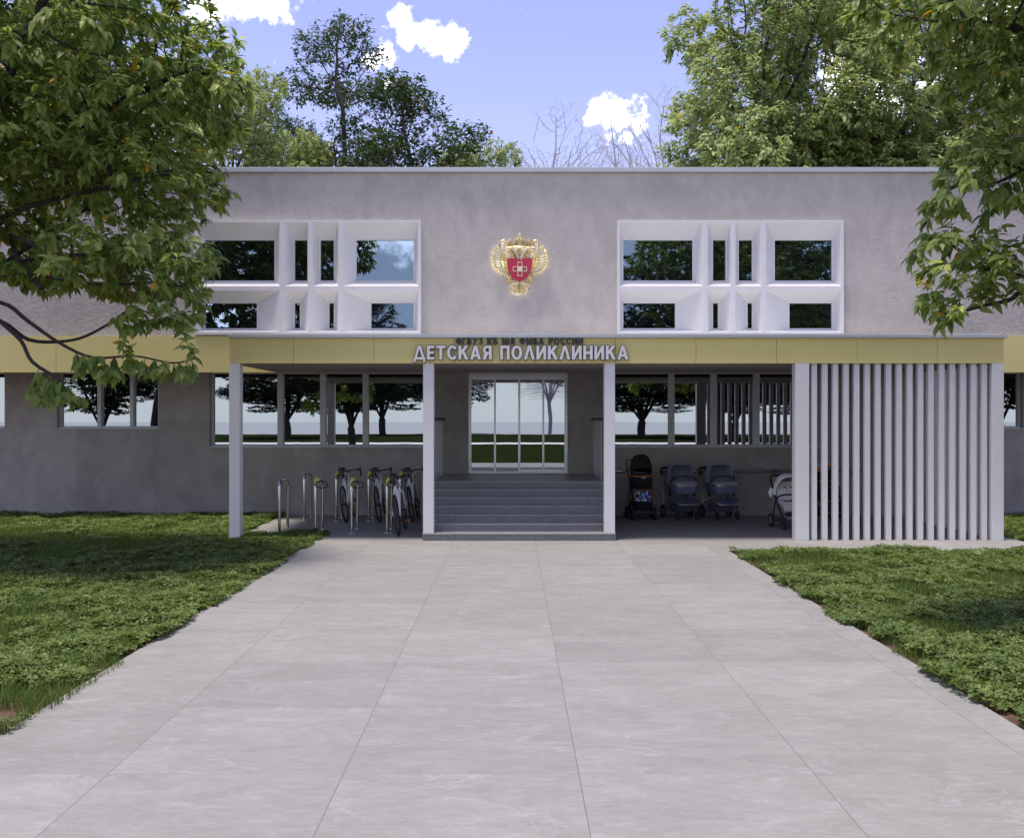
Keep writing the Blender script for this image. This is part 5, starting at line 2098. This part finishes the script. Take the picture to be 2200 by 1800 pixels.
# trees of the park across the road: the ground-floor glazing mirrors them
GP = 'park trees mirrored in the ground-floor windows'
park = [(9.4, -6, (1.2, 1.2, .70), 3.9, 'park tree mirrored in the upper right window box'),
        (-23, -64, (1.5, 1.5, .62), .4, 'park tree mirrored beside the corner post'), (-8.7, -15, (.80, .80, .54), 1.5, 'park tree mirrored largest in the windows behind the bicycles'),
        (-16, -86, (1.8, 1.8, .72), 2.5, 'park tree mirrored in the window next to the entrance'), (13.8, -68, (1.7, 1.7, .62), 3.3, 'park tree mirrored in the window behind the black pram'),
        (21, -56, (1.5, 1.5, .58), 5.1, 'park tree mirrored in the window behind the grey prams'), (23.5, -40, (1.2, 1.2, .55), .9, 'park tree mirrored behind the white slats'),
        (-22, -14, (.85, .85, .52), 4.0, 'park tree mirrored in the small window under the near boughs'), (30, -22, (1.1, 1.1, .60), 2.2, 'park tree mirrored in the window past the slat screen'),
        (-8, -95, (1.2, 1.2, .78), 1.1, 'park tree mirrored in the edge of the entrance doors')]
for x, y, s, rz, lab in park:
    o = dup(lb, (x, y, -.05), lab, rz=rz, scale=s)
    o['group'] = GP
    for c in o.children:
        if c.name.startswith('crown'):
            c.material_slots[0].link = 'OBJECT'
            c.material_slots[0].material = M['leaf_park']
o = dup(br, (4.6, -84, -.05), 'bare park tree mirrored in the entrance doors', rz=.5, scale=(2.0, 2.0, .95))

# ------------------------------------------------------------------ lawn: clover and grass
def noise2(x, y, s, seed):
    """cheap smooth value noise"""
    r = np.random.default_rng(seed)
    tab = r.random((64, 64))
    u, v = x / s + 200, y / s + 200
    i, j = np.floor(u).astype(int), np.floor(v).astype(int)
    fu, fv = u - i, v - j
    fu, fv = fu * fu * (3 - 2 * fu), fv * fv * (3 - 2 * fv)
    g_ = lambda a, b: tab[a % 64, b % 64]
    return (g_(i, j) * (1 - fu) + g_(i + 1, j) * fu) * (1 - fv) + (g_(i, j + 1) * (1 - fu) + g_(i + 1, j + 1) * fu) * fv


def lawn_points(n, side, rng):
    if side < 0:
        y = rng.uniform(5.6, 20.2, n)
        x = rng.uniform(-11.6, -2.98, n)
        ok = (x > -.5 * y - 1.4) & ((x < -4.45) | (y < 17.05))
        edge = np.where(y < 17.05, -3.085 - x, -4.5 - x)
    else:
        y = rng.uniform(5.6, 20.2, n)
        x = rng.uniform(3.02, 11.6, n)
        ok = (x < .5 * y + 1.4) & ((x > 7.9) | (y < 14.8))
        edge = np.where(y < 14.8, x - 3.13, x - 7.95)
        edge = np.minimum(edge, np.where(x < 7.95, 14.75 - y, 9))
    ok &= rng.random(n) < np.clip(1.35 - y / 28, .5, 1)
    # ragged border: tufts spill over the kerb, soil shows between them
    rag = (noise2(x, y, .33, 3) - .5) * .40 + .0
    ok &= edge > -.02 + np.maximum(-.06, rag - .03)
    # a few bare patches near the path
    bare = (noise2(x, y, .55, 8) > .86) & (edge < .8) & (y < 13.6)
    ok &= ~bare
    return x[ok], y[ok]


def ground_cover(side, nc, ng, seed, lab_c, lab_g):
    rng = np.random.default_rng(seed)
    # clover
    x, y = lawn_points(nc, side, rng)
    cl = noise2(x, y, .5, 17) * .6 + noise2(x, y, 1.7, 18) * .4
    keep = cl > .40 + rng.normal(0, .04, len(x))
    x, y, cl = x[keep], y[keep], cl[keep]
    h = (.035 + .075 * noise2(x, y, .28, 21) * (.6 + .8 * cl)) * rng.uniform(.75, 1.2, len(x))
    n = len(x)
    a0 = rng.uniform(0, 2 * PI, n)
    s = rng.uniform(.026, .044, n)
    tilt = rng.normal(0, .3, (n, 2))
    Vs, tn = [], []
    tb = (.5 + rng.normal(0, .18, n)).clip(.03, .97)
    for k_ in range(3):
        a = a0 + k_ * 2 * PI / 3
        for (u, v, w_) in ((.06, 0, 0), (.72, -.52, .10), (1.0, 0, -.06), (.72, .52, .10)):
            px = np.cos(a) * u * s - np.sin(a) * v * s
            py = np.sin(a) * u * s + np.cos(a) * v * s
            pz = h + w_ * s + tilt[:, 0] * px + tilt[:, 1] * py
            Vs.append(np.stack([x + px, y + py, pz - .03 + .0], 1))
    V = np.stack(Vs, 1)                       # n,12,3
    tl = np.repeat(tb[:, None], 12, 1)
    # stems
    dx = rng.normal(0, .012, n)
    st = np.stack([np.stack([x - .0013 + dx, y + dx, np.full(n, -.032)], 1), np.stack([x + .0013 + dx, y + dx, np.full(n, -.032)], 1),
                   np.stack([x + .0010, y, h - .03], 1), np.stack([x - .0010, y, h - .03], 1)], 1)
    V = np.concatenate([V, st], 1).reshape(-1, 3)
    tl = np.concatenate([tl, np.full((n, 4), .75)], 1).ravel()
    base = (np.arange(n) * 16)[:, None]
    q_ = np.concatenate([base + np.array([[k_ * 4, k_ * 4 + 1, k_ * 4 + 2, k_ * 4 + 3]]) for k_ in range(4)], 0)
    o = np_obj('clover', V, [q_], M['clover'], None, tl)
    tag(o, lab_c, 'clover', kind='stuff')
    # grass
    x, y = lawn_points(ng, side, rng)
    cl = noise2(x, y, .5, 17) * .6 + noise2(x, y, 1.7, 18) * .4
    keep = (cl < .50 + rng.normal(0, .05, len(x))) | (rng.random(len(x)) < .22)
    x, y = x[keep], y[keep]
    n2 = len(x)
    h = (.05 + .09 * noise2(x, y, .4, 31)) * rng.uniform(.6, 1.3, n2)
    a = rng.uniform(0, 2 * PI, n2)
    ben = rng.uniform(.15, .75, n2) * h
    wd = rng.uniform(.0016, .0032, n2)
    ca, sa = np.cos(a), np.sin(a)
    pts = []
    for t, ww in ((0, 1), (.55, .8)):
        for sg in (-1, 1):
            pts.append(np.stack([x + ca * ben * t * t - sa * wd * ww * sg, y + sa * ben * t * t + ca * wd * ww * sg, h * t * (1 - .15 * t) - .03], 1))
    pts.append(np.stack([x + ca * ben, y + sa * ben, h * .86 - .03], 1))
    V = np.stack(pts, 1).reshape(-1, 3)
    base = (np.arange(n2) * 5)[:, None]
    o = np_obj('grass', V, [base + np.array([[0, 1, 3, 2]]), base + np.array([[2, 3, 4]])], M['grass'], None,
               np.repeat((.45 + rng.normal(0, .22, n2)).clip(.02, .98), 5))
    tag(o, lab_g, 'grass', kind='stuff')
    print('cover', n, n2)


ground_cover(-1, 170000, 380000, 51, 'clover growing on the lawn beside the bicycle stands', 'grass blades on the lawn beside the bicycle stands')
ground_cover(1, 150000, 330000, 52, 'clover growing on the lawn in front of the white slat screen', 'grass blades on the lawn in front of the white slat screen')
